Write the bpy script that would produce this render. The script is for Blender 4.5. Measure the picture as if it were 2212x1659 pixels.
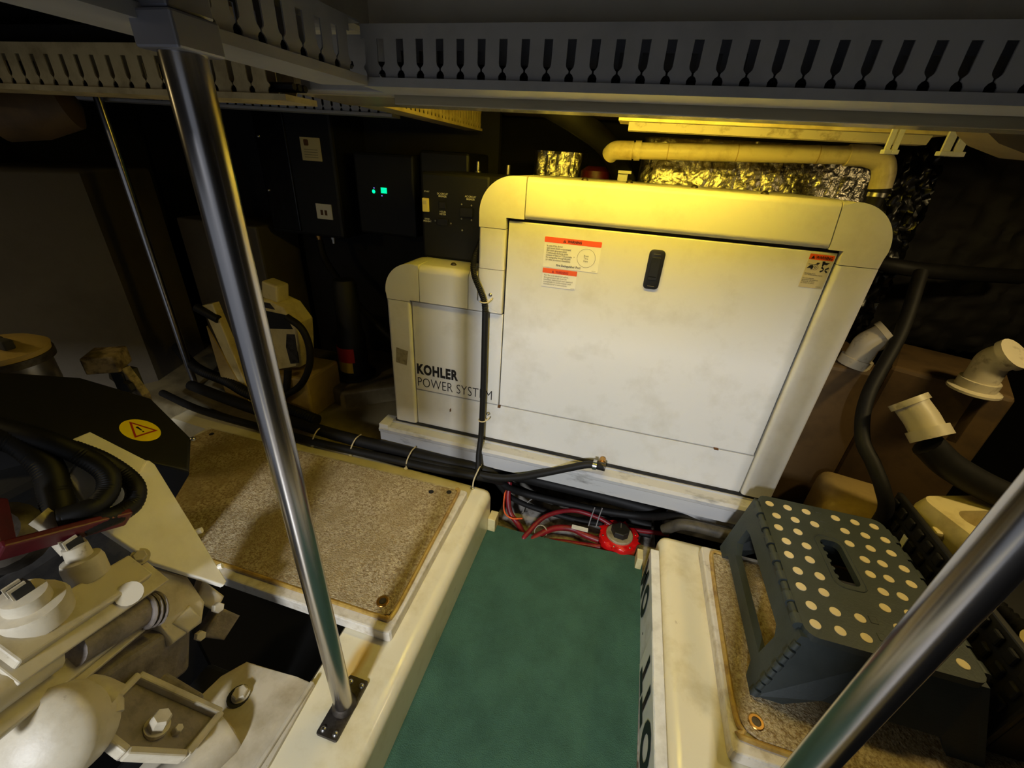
import bpy, bmesh, math, random
from mathutils import Vector, Matrix

for o in list(bpy.data.objects):
    bpy.data.objects.remove(o, do_unlink=True)
scene = bpy.context.scene
COL = scene.collection
random.seed(7)

# ------------------------------------------------------------------ camera
cam_d = bpy.data.cameras.new('camera')
cam = bpy.data.objects.new('camera', cam_d)
COL.objects.link(cam)
cam_d.sensor_fit = 'HORIZONTAL'
cam_d.sensor_width = 36.0
cam_d.lens = 898.416 / 2212.0 * 36.0
cam_d.clip_start = 0.02
cam.matrix_world = Matrix((
    (0.96068747, -0.17966138, 0.21166335, 0.0),
    (0.27080928, 0.43842405, -0.85699865, -1.1),
    (0.06117126, 0.88062826, 0.46984246, 1.1),
    (0, 0, 0, 1)))
scene.camera = cam

# ------------------------------------------------------------------ world, light, exposure
world = bpy.data.worlds.new('world')
scene.world = world
world.use_nodes = True
world.node_tree.nodes['Background'].inputs[0].default_value = (0.5, 0.55, 0.65, 1)
world.node_tree.nodes['Background'].inputs[1].default_value = 0.35
vs = scene.view_settings
vs.view_transform = 'Standard'
vs.look = 'None'
vs.gamma = 1.0
vs.use_curve_mapping = False
vs.exposure = 0.0


def area_light(name, loc, target, sx, sy, power, color):
    l = bpy.data.lights.new(name, 'AREA')
    l.shape = 'RECTANGLE'
    l.size, l.size_y = sx, sy
    l.energy = power
    l.color = color
    o = bpy.data.objects.new(name, l)
    COL.objects.link(o)
    o.location = loc
    d = (Vector(target) - Vector(loc)).normalized()
    o.rotation_euler = d.to_track_quat('-Z', 'Y').to_euler()
    return o


# daylight from the open companionway behind the camera, passing under the edge of the ceiling
area_light('companionway_daylight', (-0.25, -3.20, 1.69), (0.0, 0.0, 0.45), 0.26, 0.26, 74.0, (0.88, 0.92, 1.0))

# ------------------------------------------------------------------ materials
MATS = {}


def srgb(r, g, b):
    f = lambda c: (c / 12.92 if c <= 0.04045 else ((c + 0.055) / 1.055) ** 2.4)
    return (f(r / 255), f(g / 255), f(b / 255), 1)


def mat(name, col, rough=0.5, metal=0.0, col2=None, scale=20.0, mix=(0.45, 0.7), bump=0.0, bscale=60.0,
        emit=None, estr=0.0, coat=0.0, col3=None, scale3=6.0, mix3=(0.55, 0.75), stretch=None, spec=0.5, detail=6.0):
    m = bpy.data.materials.new(name)
    m.use_nodes = True
    nt = m.node_tree
    b = nt.nodes['Principled BSDF']
    b.inputs['Roughness'].default_value = rough
    b.inputs['Metallic'].default_value = metal
    b.inputs['Base Color'].default_value = col
    b.inputs['Specular IOR Level'].default_value = spec
    if coat:
        b.inputs['Coat Weight'].default_value = coat
        b.inputs['Coat Roughness'].default_value = 0.15
    tc = nt.nodes.new('ShaderNodeTexCoord')
    src = tc.outputs['Object']
    if stretch:
        mp = nt.nodes.new('ShaderNodeMapping')
        mp.inputs['Scale'].default_value = stretch
        nt.links.new(src, mp.inputs['Vector'])
        src = mp.outputs['Vector']

    def layer(prev, c, sc, rng):
        n = nt.nodes.new('ShaderNodeTexNoise')
        n.inputs['Scale'].default_value = sc
        n.inputs['Detail'].default_value = detail
        n.inputs['Roughness'].default_value = 0.65
        nt.links.new(src, n.inputs['Vector'])
        mr = nt.nodes.new('ShaderNodeMapRange')
        mr.inputs['From Min'].default_value = rng[0]
        mr.inputs['From Max'].default_value = rng[1]
        nt.links.new(n.outputs['Fac'], mr.inputs['Value'])
        mx = nt.nodes.new('ShaderNodeMix')
        mx.data_type = 'RGBA'
        nt.links.new(mr.outputs['Result'], mx.inputs['Factor'])
        if prev is None:
            mx.inputs['A'].default_value = col
        else:
            nt.links.new(prev, mx.inputs['A'])
        mx.inputs['B'].default_value = c
        return mx.outputs['Result']
    out = None
    if col2:
        out = layer(None, col2, scale, mix)
    if col3:
        out = layer(out, col3, scale3, mix3)
    if out is not None:
        nt.links.new(out, b.inputs['Base Color'])
    if bump:
        n = nt.nodes.new('ShaderNodeTexNoise')
        n.inputs['Scale'].default_value = bscale
        n.inputs['Detail'].default_value = 4.0
        nt.links.new(src, n.inputs['Vector'])
        bp = nt.nodes.new('ShaderNodeBump')
        bp.inputs['Strength'].default_value = bump
        bp.inputs['Distance'].default_value = 0.004
        nt.links.new(n.outputs['Fac'], bp.inputs['Height'])
        nt.links.new(bp.outputs['Normal'], b.inputs['Normal'])
    if emit:
        b.inputs['Emission Color'].default_value = emit
        b.inputs['Emission Strength'].default_value = estr
    MATS[name] = m
    return m


mat('gen_white', srgb(226, 222, 212), 0.34, col2=srgb(206, 200, 184), scale=7, mix=(0.5, 0.8), bump=0.03, bscale=300,
    col3=srgb(150, 142, 124), scale3=60, mix3=(0.74, 0.80))
mat('rail_white', srgb(196, 194, 190), 0.42, col2=srgb(90, 84, 74), scale=14, mix=(0.55, 0.75), bump=0.1, bscale=80,
    stretch=(0.5, 1, 1.6))
mat('black_grime_shade', srgb(26, 24, 22), 0.85, col2=srgb(60, 56, 50), scale=12)  # black grime, also for shade painted into the generator gaps
mat('gelcoat', srgb(232, 222, 188), 0.28, col2=srgb(206, 190, 140), scale=7, mix=(0.5, 0.75), bump=0.08, bscale=40,
    col3=srgb(150, 122, 62), scale3=16, mix3=(0.68, 0.8), coat=0.3)
mat('carpet', srgb(204, 188, 152), 0.95, col2=srgb(140, 116, 78), scale=170, mix=(0.40, 0.62), bump=1.0, bscale=260,
    col3=srgb(160, 140, 100), scale3=9, mix3=(0.42, 0.72), spec=0.1)
mat('mat_green', srgb(64, 99, 82), 0.85, col2=srgb(52, 83, 68), scale=11, mix=(0.4, 0.7), bump=0.5, bscale=420,
    col3=srgb(96, 112, 96), scale3=120, mix3=(0.72, 0.8), spec=0.25)
mat('steel', srgb(186, 182, 180), 0.23, metal=1.0, col2=srgb(150, 146, 143), scale=30, stretch=(1, 1, 0.06))
mat('clamp_grey', srgb(150, 150, 160), 0.45, metal=0.5)
mat('steel_plain', srgb(178, 176, 172), 0.3, metal=1.0)
mat('steel_dark', srgb(92, 86, 78), 0.5, metal=0.9, col2=srgb(58, 50, 40), scale=40)
mat('duct_pvc', srgb(180, 178, 178), 0.42, col2=srgb(160, 158, 158), scale=10, mix=(0.45, 0.75))
mat('duct_cream', srgb(196, 178, 132), 0.5, col2=srgb(150, 132, 92), scale=14)
mat('lid_gloss', srgb(176, 166, 140), 0.16, col2=srgb(138, 126, 100), scale=12, stretch=(0.15, 1, 1))
mat('coaming', srgb(226, 218, 200), 0.7, col2=srgb(208, 198, 178), scale=5)
mat('ceil_dark', srgb(46, 42, 36), 0.7, col2=srgb(30, 27, 24), scale=6)
mat('ceil_beige', srgb(132, 116, 84), 0.7, col2=srgb(104, 90, 64), scale=5)
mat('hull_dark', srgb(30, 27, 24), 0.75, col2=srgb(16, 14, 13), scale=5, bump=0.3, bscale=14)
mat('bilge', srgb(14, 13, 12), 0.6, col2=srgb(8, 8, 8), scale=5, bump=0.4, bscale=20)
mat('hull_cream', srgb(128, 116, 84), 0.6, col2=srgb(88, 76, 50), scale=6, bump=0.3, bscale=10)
mat('floor_white', srgb(182, 176, 164), 0.5, col2=srgb(92, 78, 62), scale=18, mix=(0.45, 0.65))
mat('tank_grey', srgb(92, 84, 70), 0.65, col2=srgb(78, 70, 56), scale=4, bump=0.08, bscale=140)
mat('pvc', srgb(216, 202, 160), 0.4, col2=srgb(176, 156, 110), scale=18, mix=(0.5, 0.75))
mat('pvc_dirty', srgb(196, 186, 160), 0.42, col2=srgb(120, 104, 76), scale=24, mix=(0.55, 0.72))
mat('foil', srgb(206, 200, 190), 0.30, metal=1.0, bump=0.9, bscale=70)
mat('black_gloss', srgb(10, 9, 9), 0.3, bump=0.6, bscale=22)
mat('tape_brown', srgb(70, 64, 52), 0.6, col2=srgb(44, 40, 32), scale=40)
mat('grimy_cream', srgb(150, 132, 96), 0.6, col2=srgb(70, 56, 36), scale=30, mix=(0.42, 0.62), bump=0.4, bscale=50)
mat('black_paint', srgb(13, 13, 14), 0.6, bump=0.1, bscale=60)
mat('black_plastic', srgb(24, 23, 23), 0.5)
mat('black_rubber', srgb(20, 19, 18), 0.6, col2=srgb(28, 26, 24), scale=30, spec=0.3)
mat('conduit', srgb(16, 15, 14), 0.55, spec=0.3)
mat('stool_teal', srgb(60, 67, 66), 0.55, bump=0.12, bscale=240, col2=srgb(51, 58, 57), scale=12)
mat('dot_cream', srgb(232, 214, 170), 0.7)
mat('red_switch', srgb(206, 18, 20), 0.28, coat=0.4)
mat('red_cable', srgb(128, 20, 30), 0.42, col2=srgb(92, 16, 22), scale=30)
mat('orange_wire', srgb(226, 92, 34), 0.5)
mat('khaki', srgb(150, 140, 112), 0.55, col2=srgb(104, 92, 66), scale=50)
mat('engine_white', srgb(198, 188, 164), 0.42, col2=srgb(160, 146, 116), scale=10, mix=(0.48, 0.75), bump=0.12, bscale=60,
    col3=srgb(120, 104, 78), scale3=38, mix3=(0.66, 0.76))
mat('engine_grey', srgb(132, 122, 112), 0.6, col2=srgb(98, 88, 78), scale=30, bump=0.4, bscale=120)
mat('shield_cream', srgb(244, 238, 222), 0.5, col2=srgb(230, 222, 200), scale=7, bump=0.03, bscale=200)
mat('burgundy', srgb(92, 20, 30), 0.4, col2=srgb(64, 14, 20), scale=10)
mat('sticker_yellow', srgb(255, 228, 20), 0.4)
mat('sticker_orange', srgb(238, 92, 8), 0.4)
mat('sticker_white', srgb(240, 236, 224), 0.35)
mat('sticker_cream', srgb(206, 192, 150), 0.5)
mat('ink_black', srgb(18, 16, 18), 0.5)
mat('ink_red', srgb(176, 38, 20), 0.5)
mat('ink_grey', srgb(86, 80, 72), 0.6)
mat('ink_faint', srgb(150, 140, 110), 0.6)
mat('panel_print', srgb(240, 236, 222), 0.5)
mat('switch_cream', srgb(244, 226, 140), 0.4)
mat('cream_plastic', srgb(222, 206, 150), 0.45, col2=srgb(190, 170, 112), scale=14)
mat('tan_plastic', srgb(178, 152, 92), 0.5, col2=srgb(146, 122, 70), scale=8)
mat('brown_box', srgb(96, 74, 42), 0.65, col2=srgb(66, 50, 28), scale=7, bump=0.15, bscale=60)
mat('red_paint', srgb(170, 30, 20), 0.45)
mat('yellow_paint', srgb(196, 160, 30), 0.5)
mat('wood_board', srgb(222, 214, 196), 0.6, col2=srgb(176, 160, 128), scale=30, mix=(0.5, 0.75), bump=0.2, bscale=90,
    col3=srgb(120, 104, 84), scale3=60, mix3=(0.68, 0.78))
mat('edge_trim', srgb(190, 156, 78), 0.4, col2=srgb(140, 104, 46), scale=30, coat=0.3)
mat('sign_white', srgb(232, 230, 222), 0.45, col2=srgb(206, 202, 190), scale=20)
mat('lcd_green', srgb(0, 60, 24), 0.3, emit=(0.0, 1.0, 0.28, 1), estr=2.2)
mat('led_blue', srgb(30, 30, 90), 0.3, emit=(0.25, 0.2, 1.0, 1), estr=1.6)
mat('lamp_glow', srgb(255, 220, 90), 0.5, emit=(1.0, 0.76, 0.065, 1), estr=48.0)
mat('lamp_dim', srgb(255, 220, 150), 0.5, emit=(1.0, 0.7, 0.25, 1), estr=2.0)
mat('brass', srgb(196, 150, 80), 0.35, metal=1.0)
mat('zip_tie', srgb(206, 190, 150), 0.5)
mat('zip_grey', srgb(120, 116, 110), 0.5)
mat('rust', srgb(96, 62, 30), 0.9)
mat('yellow_stain', srgb(214, 184, 92), 0.4, col2=srgb(190, 150, 60), scale=14)


# ------------------------------------------------------------------ mesh helpers
def V(*a):
    return Vector(a)


def put(name, bm, m, parent=None, smooth=False, kind=None, ang=40, wn=False):
    """link bm as one mesh object; vertices are given in world coordinates"""
    bmesh.ops.recalc_face_normals(bm, faces=bm.faces)
    base = Vector((0, 0, 0))
    loc = None
    if parent is None:
        xs = [v.co for v in bm.verts]
        mn = Vector((min(v.x for v in xs), min(v.y for v in xs), min(v.z for v in xs)))
        mxv = Vector((max(v.x for v in xs), max(v.y for v in xs), max(v.z for v in xs)))
        loc = Vector(((mn.x + mxv.x) / 2, (mn.y + mxv.y) / 2, mn.z))
        base = loc
    else:
        p = parent
        while p is not None:
            base = base + p.location
            p = p.parent
    for v in bm.verts:
        v.co -= base
    me = bpy.data.meshes.new(name)
    bm.to_mesh(me)
    bm.free()
    me.materials.append(MATS[m])
    if smooth:
        me.polygons.foreach_set('use_smooth', [True] * len(me.polygons))
        me.set_sharp_from_angle(angle=math.radians(ang))
    o = bpy.data.objects.new(name, me)
    if wn:
        md = o.modifiers.new('wn', 'WEIGHTED_NORMAL')
        md.keep_sharp = True
        md.weight = 100
    COL.objects.link(o)
    if parent is not None:
        o.parent = parent
    else:
        o.location = loc
    if kind:
        o['kind'] = kind
    return o


def tag(o, label, cat, group=None):
    o['label'] = label
    o['category'] = cat
    if group:
        o['group'] = group
    return o


def thing(name, label, cat, loc=(0, 0, 0), group=None):
    o = bpy.data.objects.new(name, None)
    o.empty_display_size = 0.05
    COL.objects.link(o)
    o.location = loc
    return tag(o, label, cat, group)


def dup_child(src, parent, delta):
    c = src.copy()
    COL.objects.link(c)
    c.parent = parent
    c.location = src.location + Vector(delta)
    return c


def new():
    return bmesh.new()


def bevel(bm, geom, w, seg=2):
    if w > 0:
        bmesh.ops.bevel(bm, geom=geom, offset=w, segments=seg, affect='EDGES', profile=0.5, clamp_overlap=True)


def box(bm, lo, hi, bev=0.0, seg=2, rot=None, piv=None):
    t = bmesh.new()
    lo = Vector(lo)
    hi = Vector(hi)
    bmesh.ops.create_cube(t, size=1.0)
    c = (lo + hi) / 2
    s = hi - lo
    for v in t.verts:
        v.co = Vector((v.co.x * s.x, v.co.y * s.y, v.co.z * s.z)) + c
    if bev:
        bevel(t, list(t.edges), bev, seg)
    if rot is not None:
        pv = Vector(piv) if piv is not None else c
        for v in t.verts:
            v.co = rot @ (v.co - pv) + pv
    merge(bm, t)
    return bm


def merge(bm, t):
    me = bpy.data.meshes.new('tmp')
    t.to_mesh(me)
    t.free()
    bm.from_mesh(me)
    bpy.data.meshes.remove(me)


def prism(bm, poly, origin, ux, uy, depth, bev=0.0, seg=2, skip=None):
    """polygon (u,v) in the frame origin+ux*u+uy*v, extruded by vector depth"""
    t = bmesh.new()
    o = Vector(origin)
    ux = Vector(ux)
    uy = Vector(uy)
    d = Vector(depth)
    a = [t.verts.new(o + ux * p[0] + uy * p[1]) for p in poly]
    b = [t.verts.new(v.co + d) for v in a]
    n = len(poly)
    fa = t.faces.new(a)
    t.faces.new(b[::-1])
    for i in range(n):
        t.faces.new((a[i], b[i], b[(i + 1) % n], a[(i + 1) % n]))
    if bev:
        if skip:
            e = []
            for i in range(n):
                p, q = poly[i], poly[(i + 1) % n]
                if not skip((p[0] + q[0]) / 2, (p[1] + q[1]) / 2):
                    e.append(t.edges.get((a[i], a[(i + 1) % n])))
        else:
            e = list(fa.edges)
        bevel(t, e, bev, seg)
    merge(bm, t)
    return bm


def rrect(x0, y0, x1, y1, r, n=5, corners='all'):
    """rounded rectangle; r may be (bl, br, tr, tl)"""
    if not isinstance(r, (tuple, list)):
        r = (r, r, r, r)
    pts = []
    for (cx, cy, a0, rr) in ((x0 + r[0], y0 + r[0], 180, r[0]), (x1 - r[1], y0 + r[1], 270, r[1]),
                             (x1 - r[2], y1 - r[2], 0, r[2]), (x0 + r[3], y1 - r[3], 90, r[3])):
        if rr <= 0:
            pts.append((cx, cy))
            continue
        for i in range(n + 1):
            a = math.radians(a0 + 90 * i / n)
            pts.append((cx + rr * math.cos(a), cy + rr * math.sin(a)))
    return pts


def catmull(pts, sub=8):
    pts = [Vector(p) for p in pts]
    if len(pts) < 3:
        out = []
        for i in range(sub + 1):
            out.append(pts[0].lerp(pts[-1], i / sub))
        return out
    P = [pts[0] * 2 - pts[1]] + pts + [pts[-1] * 2 - pts[-2]]
    out = []
    for i in range(1, len(P) - 2):
        for k in range(sub):
            t = k / sub
            p0, p1, p2, p3 = P[i - 1], P[i], P[i + 1], P[i + 2]
            out.append(0.5 * ((2 * p1) + (-p0 + p2) * t + (2 * p0 - 5 * p1 + 4 * p2 - p3) * t * t
                              + (-p0 + 3 * p1 - 3 * p2 + p3) * t * t * t))
    out.append(P[-2].copy())
    return out


def resample(path, step):
    out = [path[0].copy()]
    acc = 0.0
    for i in range(1, len(path)):
        a, b = path[i - 1], path[i]
        L = (b - a).length
        if L < 1e-9:
            continue
        d = step - acc
        while d <= L:
            out.append(a.lerp(b, d / L))
            d += step
        acc = (L - (d - step))
    if (out[-1] - path[-1]).length > step * 0.2:
        out.append(path[-1].copy())
    return out


def tube(bm, pts, r, seg=12, sub=8, spline=True, ribs=None, caps=True):
    """ribs=(pitch, depth) makes a corrugated hose; r may be a list along pts when spline is False"""
    path = catmull(pts, sub) if spline else [Vector(p) for p in pts]
    if ribs:
        path = resample(path, ribs[0] / 2)
    rings = []
    up = None
    for i, p in enumerate(path):
        a = path[max(0, i - 1)]
        b = path[min(len(path) - 1, i + 1)]
        t = (b - a).normalized()
        if up is None:
            up = t.orthogonal().normalized()
        else:
            up = (up - t * up.dot(t))
            up = up.normalized() if up.length > 1e-6 else t.orthogonal().normalized()
        w = t.cross(up)
        rr = r[i] if isinstance(r, (list, tuple)) else r
        if ribs and i % 2:
            rr -= ribs[1]
        rings.append([bm.verts.new(p + (up * math.cos(2 * math.pi * k / seg) + w * math.sin(2 * math.pi * k / seg)) * rr)
                      for k in range(seg)])
    for i in range(len(rings) - 1):
        for k in range(seg):
            bm.faces.new((rings[i][k], rings[i][(k + 1) % seg], rings[i + 1][(k + 1) % seg], rings[i + 1][k]))
    if caps:
        bm.faces.new(rings[0][::-1])
        bm.faces.new(rings[-1])
    return bm


def lathe(bm, prof, origin, axis, seg=24, xdir=None):
    """prof: list of (radius, height) along axis"""
    ax = Vector(axis).normalized()
    u = Vector(xdir).normalized() if xdir else ax.orthogonal().normalized()
    w = ax.cross(u)
    o = Vector(origin)
    rings = []
    for (r, h) in prof:
        if r < 1e-6:
            rings.append([bm.verts.new(o + ax * h)])
        else:
            rings.append([bm.verts.new(o + ax * h + (u * math.cos(2 * math.pi * k / seg) + w * math.sin(2 * math.pi * k / seg)) * r)
                          for k in range(seg)])
    for i in range(len(rings) - 1):
        a, b = rings[i], rings[i + 1]
        for k in range(seg):
            k2 = (k + 1) % seg
            if len(a) == 1 and len(b) == 1:
                continue
            if len(a) == 1:
                bm.faces.new((a[0], b[k2], b[k]))
            elif len(b) == 1:
                bm.faces.new((a[k], a[k2], b[0]))
            else:
                bm.faces.new((a[k], a[k2], b[k2], b[k]))
    if len(rings[0]) > 1:
        bm.faces.new(rings[0][::-1])
    if len(rings[-1]) > 1:
        bm.faces.new(rings[-1])
    return bm


def hexbolt(bm, p, axis, r, h, washer=0.0):
    if washer:
        lathe(bm, [(washer, 0), (washer, h * 0.25)], p, axis, 20)
    lathe(bm, [(r, 0), (r, h * 0.85), (r * 0.85, h)], p, axis, 6)


def dome(bm, p, axis, r, h):
    prof = [(r, 0)] + [(r * math.cos(a), h * math.sin(a)) for a in (0.4, 0.8, 1.2)] + [(0, h)]
    lathe(bm, prof, p, axis, 16)


def text(name, s, origin, ux, uy, width, height, m, parent, bold=0.0, align=None, spacing=1.0, depth=0.0004):
    """flat lettering fitted to width x height; origin is its lower left corner, reading along ux, up along uy"""
    c = bpy.data.curves.new('t', 'FONT')
    c.body = s
    c.size = 1.0
    c.offset = bold
    c.space_character = spacing
    c.space_line = 0.95
    c.resolution_u = 3
    c.align_x = align or 'LEFT'
    ob = bpy.data.objects.new('t', c)
    COL.objects.link(ob)
    bpy.context.view_layer.update()
    dg = bpy.context.evaluated_depsgraph_get()
    me = bpy.data.meshes.new_from_object(ob.evaluated_get(dg))
    bpy.data.objects.remove(ob, do_unlink=True)
    bpy.data.curves.remove(c)
    bm = bmesh.new()
    bm.from_mesh(me)
    bpy.data.meshes.remove(me)
    xs = [v.co.x for v in bm.verts]
    ys = [v.co.y for v in bm.verts]
    x0, x1, y0, y1 = min(xs), max(xs), min(ys), max(ys)
    ux = Vector(ux).normalized()
    uy = Vector(uy).normalized()
    nn = ux.cross(uy)
    o = Vector(origin)
    sx = width / (x1 - x0)
    sy = height / (y1 - y0) if height else sx
    for v in bm.verts:
        v.co = o + ux * ((v.co.x - x0) * sx) + uy * ((v.co.y - y0) * sy) + nn * depth
    # keep the winding facing along nn
    me2 = bpy.data.meshes.new(name)
    base = Vector((0, 0, 0))
    p = parent
    while p is not None:
        base = base + p.location
        p = p.parent
    for v in bm.verts:
        v.co -= base
    bm.to_mesh(me2)
    bm.free()
    me2.materials.append(MATS[m])
    t = bpy.data.objects.new(name, me2)
    COL.objects.link(t)
    t.parent = parent
    return t


X, Y, Z = V(1, 0, 0), V(0, 1, 0), V(0, 0, 1)

# ================================================================== the setting
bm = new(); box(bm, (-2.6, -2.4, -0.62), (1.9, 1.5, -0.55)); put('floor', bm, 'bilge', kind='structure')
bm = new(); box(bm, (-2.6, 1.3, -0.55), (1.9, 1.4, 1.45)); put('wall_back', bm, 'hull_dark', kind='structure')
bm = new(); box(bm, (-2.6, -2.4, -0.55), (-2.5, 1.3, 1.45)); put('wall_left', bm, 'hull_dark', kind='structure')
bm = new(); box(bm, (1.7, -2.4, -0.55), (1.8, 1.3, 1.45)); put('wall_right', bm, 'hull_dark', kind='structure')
# ceiling with a raised hatch recess; it ends at the companionway behind the camera
bm = new()
box(bm, (-2.5, -0.437, 1.30), (1.7, 1.3, 1.36))
box(bm, (-2.5, -1.65, 1.30), (-0.60, -0.437, 1.36))
box(bm, (0.82, -1.65, 1.30), (1.7, -0.437, 1.36))
box(bm, (-0.60, -1.65, 1.50), (0.82, -0.437, 1.54))
put('ceiling', bm, 'ceil_dark', kind='structure')
# recess boards
bm = new(); box(bm, (-0.60, -0.457, 1.245), (0.82, -0.437, 1.50), 0.004); put('trim_1', bm, 'coaming', kind='structure')
bm = new()
prism(bm, [(-0.392, -0.457), (-0.410, -1.65), (-0.430, -1.65), (-0.412, -0.457)], (0, 0, 1.245), X, Y, (0, 0, 0.255))
put('trim_2', bm, 'coaming', kind='structure')
bm = new(); box(bm, (0.80, -1.65, 1.245), (0.82, -0.457, 1.50)); put('trim_3', bm, 'coaming', kind='structure')
bm = new(); box(bm, (-0.60, -1.65, 1.268), (0.82, -1.63, 1.50)); put('trim_4', bm, 'coaming', kind='structure')
bm = new(); box(bm, (-2.4, -1.6, 1.272), (-0.62, -0.50, 1.298)); put('trim_5', bm, 'ceil_beige', kind='structure')
bm = new(); box(bm, (-0.6, -0.215, 1.272), (0.44, 0.9, 1.298)); put('trim_6', bm, 'ceil_beige', kind='structure')
# bulkhead panel behind the cabinets at the left back
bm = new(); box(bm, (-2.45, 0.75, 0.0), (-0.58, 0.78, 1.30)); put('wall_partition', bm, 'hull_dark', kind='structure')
# unseen wall pieces added behind the camera to cut off the daylight
bm = new(); box(bm, (-2.5, -1.72, 0.99), (-0.345, -1.65, 1.36)); box(bm, (0.15, -1.72, -0.55), (1.7, -1.65, 1.36)); put('wall_baffle', bm, 'hull_dark', kind='structure')

# walkway floor, hull sides
bm = new(); box(bm, (-0.285, -2.2, -0.06), (0.236, -0.125, -0.004), 0.002); put('walkway_floor', bm, 'floor_white', kind='structure')
bm = new(); box(bm, (-0.285, -0.124, -0.11), (0.27, 0.30, -0.030), 0.002); put('cable_well_floor', bm, 'floor_white', kind='structure')

# ------------------------------------------------------------------ lamp over the generator
LY = -0.178
lamp = thing('ceiling_lamp', 'slim warm yellow tube lamp fixed behind the ceiling beam above the generator', 'lamp', (-0.06, LY, 1.2))
bm = new(); box(bm, (-0.39, LY - 0.03, 1.232), (0.27, LY + 0.03, 1.272), 0.006); put('housing', bm, 'sticker_white', lamp)
bm = new(); tube(bm, [(-0.365, LY, 1.207), (0.245, LY, 1.207)], 0.011, 16, spline=False); put('tube', bm, 'lamp_glow', lamp, smooth=True)
for ex in (-0.38, 0.245):
    bm = new(); box(bm, (ex, LY - 0.014, 1.194), (ex + 0.015, LY + 0.014, 1.233), 0.002); put('lamp_holder', bm, 'sticker_white', lamp)
for (lx, ly, pw, lab) in ((1.05, -0.17, 3.3, 'dim warm ceiling lamp over the right side of the engine room'), (-1.55, -1.15, 2.2, 'dim warm ceiling lamp over the left engine')):
    l2 = thing('ceiling_lamp', lab, 'lamp', (lx, ly, 1.22))
    bm = new(); lathe(bm, [(0.05, 0), (0.06, 0.012), (0.06, 0.0775 if lx > 0 else 0.0495)], (lx, ly, 1.222), Z, 24); put('housing', bm, 'sticker_white', l2, smooth=True)
    bm = new(); lathe(bm, [(0.044, 0), (0.044, 0.008)], (lx, ly, 1.2145), Z, 24); put('diffuser', bm, 'lamp_dim', l2)
    al = area_light('lamp_light', (lx, ly, 1.213), (lx, ly, 0), 0.08, 0.08, pw, (1.0, 0.76, 0.34))
    al.parent = l2
    al.location = Vector((lx, ly, 1.213)) - l2.location

# ================================================================== girders, hatches, mat, sign
def girder(name, poly, z0, z1, label, bev=0.028):
    b = new()
    t = bmesh.new()
    a = [t.verts.new((p[0], p[1], z0)) for p in poly]
    c = [t.verts.new((p[0], p[1], z1)) for p in poly]
    n = len(poly)
    t.faces.new(a[::-1])
    top = t.faces.new(c)
    for i in range(n):
        t.faces.new((a[i], a[(i + 1) % n], c[(i + 1) % n], c[i]))
    bevel(t, list(top.edges) + [e for e in t.edges if abs(e.verts[0].co.z - e.verts[1].co.z) > 0.05], bev, 4)
    merge(b, t)
    o = put(name, b, 'gelcoat', smooth=True, ang=60, wn=True)
    return tag(o, label, 'girder')


gl = girder('hull_girder', [(-0.446, -2.25), (-0.288, -2.25), (-0.288, -0.092), (-1.60, -0.045), (-1.60, -0.165), (-0.446, -0.185)],
            -0.55, 0.15, 'glossy cream fibreglass girder under the carpeted hatch left of the green mat')
gr = girder('hull_girder', [(0.238, -2.25), (0.46, -2.25), (0.46, -0.26), (1.25, -0.24), (1.25, -0.10), (0.238, -0.105)],
            -0.55, 0.15, 'glossy cream fibreglass girder right of the green mat, beside the lettered board')
# yellowed drip stain on the left girder between the hatch corner and the pole foot
def add_stain(m):
    nt = m.node_tree
    bs = nt.nodes['Principled BSDF']
    src = bs.inputs['Base Color'].links[0].from_socket
    geo = nt.nodes.new('ShaderNodeNewGeometry')
    mp = nt.nodes.new('ShaderNodeMapping')
    mp.inputs['Location'].default_value = (0.392 / 0.020, 0.683 / 0.062, 0)
    mp.inputs['Scale'].default_value = (1 / 0.020, 1 / 0.062, 0)
    nt.links.new(geo.outputs['Position'], mp.inputs['Vector'])
    ns = nt.nodes.new('ShaderNodeTexNoise')
    ns.inputs['Scale'].default_value = 1.6
    nt.links.new(mp.outputs['Vector'], ns.inputs['Vector'])
    ad = nt.nodes.new('ShaderNodeMix')
    ad.data_type = 'VECTOR'
    ad.inputs['Factor'].default_value = 0.25
    nt.links.new(mp.outputs['Vector'], ad.inputs['A'])
    nt.links.new(ns.outputs['Color'], ad.inputs['B'])
    ln = nt.nodes.new('ShaderNodeVectorMath')
    ln.operation = 'LENGTH'
    nt.links.new(ad.outputs['Result'], ln.inputs[0])
    mr = nt.nodes.new('ShaderNodeMapRange')
    mr.interpolation_type = 'SMOOTHSTEP'
    mr.inputs['From Min'].default_value = 0.95
    mr.inputs['From Max'].default_value = 0.25
    mr.inputs['To Max'].default_value = 0.8
    nt.links.new(ln.outputs['Value'], mr.inputs['Value'])
    mx = nt.nodes.new('ShaderNodeMix')
    mx.data_type = 'RGBA'
    nt.links.new(mr.outputs['Result'], mx.inputs['Factor'])
    nt.links.new(src, mx.inputs['A'])
    mx.inputs['B'].default_value = srgb(206, 164, 60)
    nt.links.new(mx.outputs['Result'], bs.inputs['Base Color'])


add_stain(MATS['gelcoat'])

# green mat
bm = new()
pts = [(-0.291, -0.108), (-0.2, -0.112), (-0.06, -0.108), (0.1, -0.096), (0.220, -0.086), (0.216, -0.35), (0.209, -0.64), (0.19, -1.35), (-0.28, -1.35), (-0.296, -0.8), (-0.294, -0.45)]
prism(bm, [(p[0], p[1]) for p in pts], (0, 0, 0.007), X, Y, (0, 0, -0.010))
tag(put('floor_mat', bm, 'mat_green'), 'dark green ribbed rubber mat lying on the walkway floor', 'mat')

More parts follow.
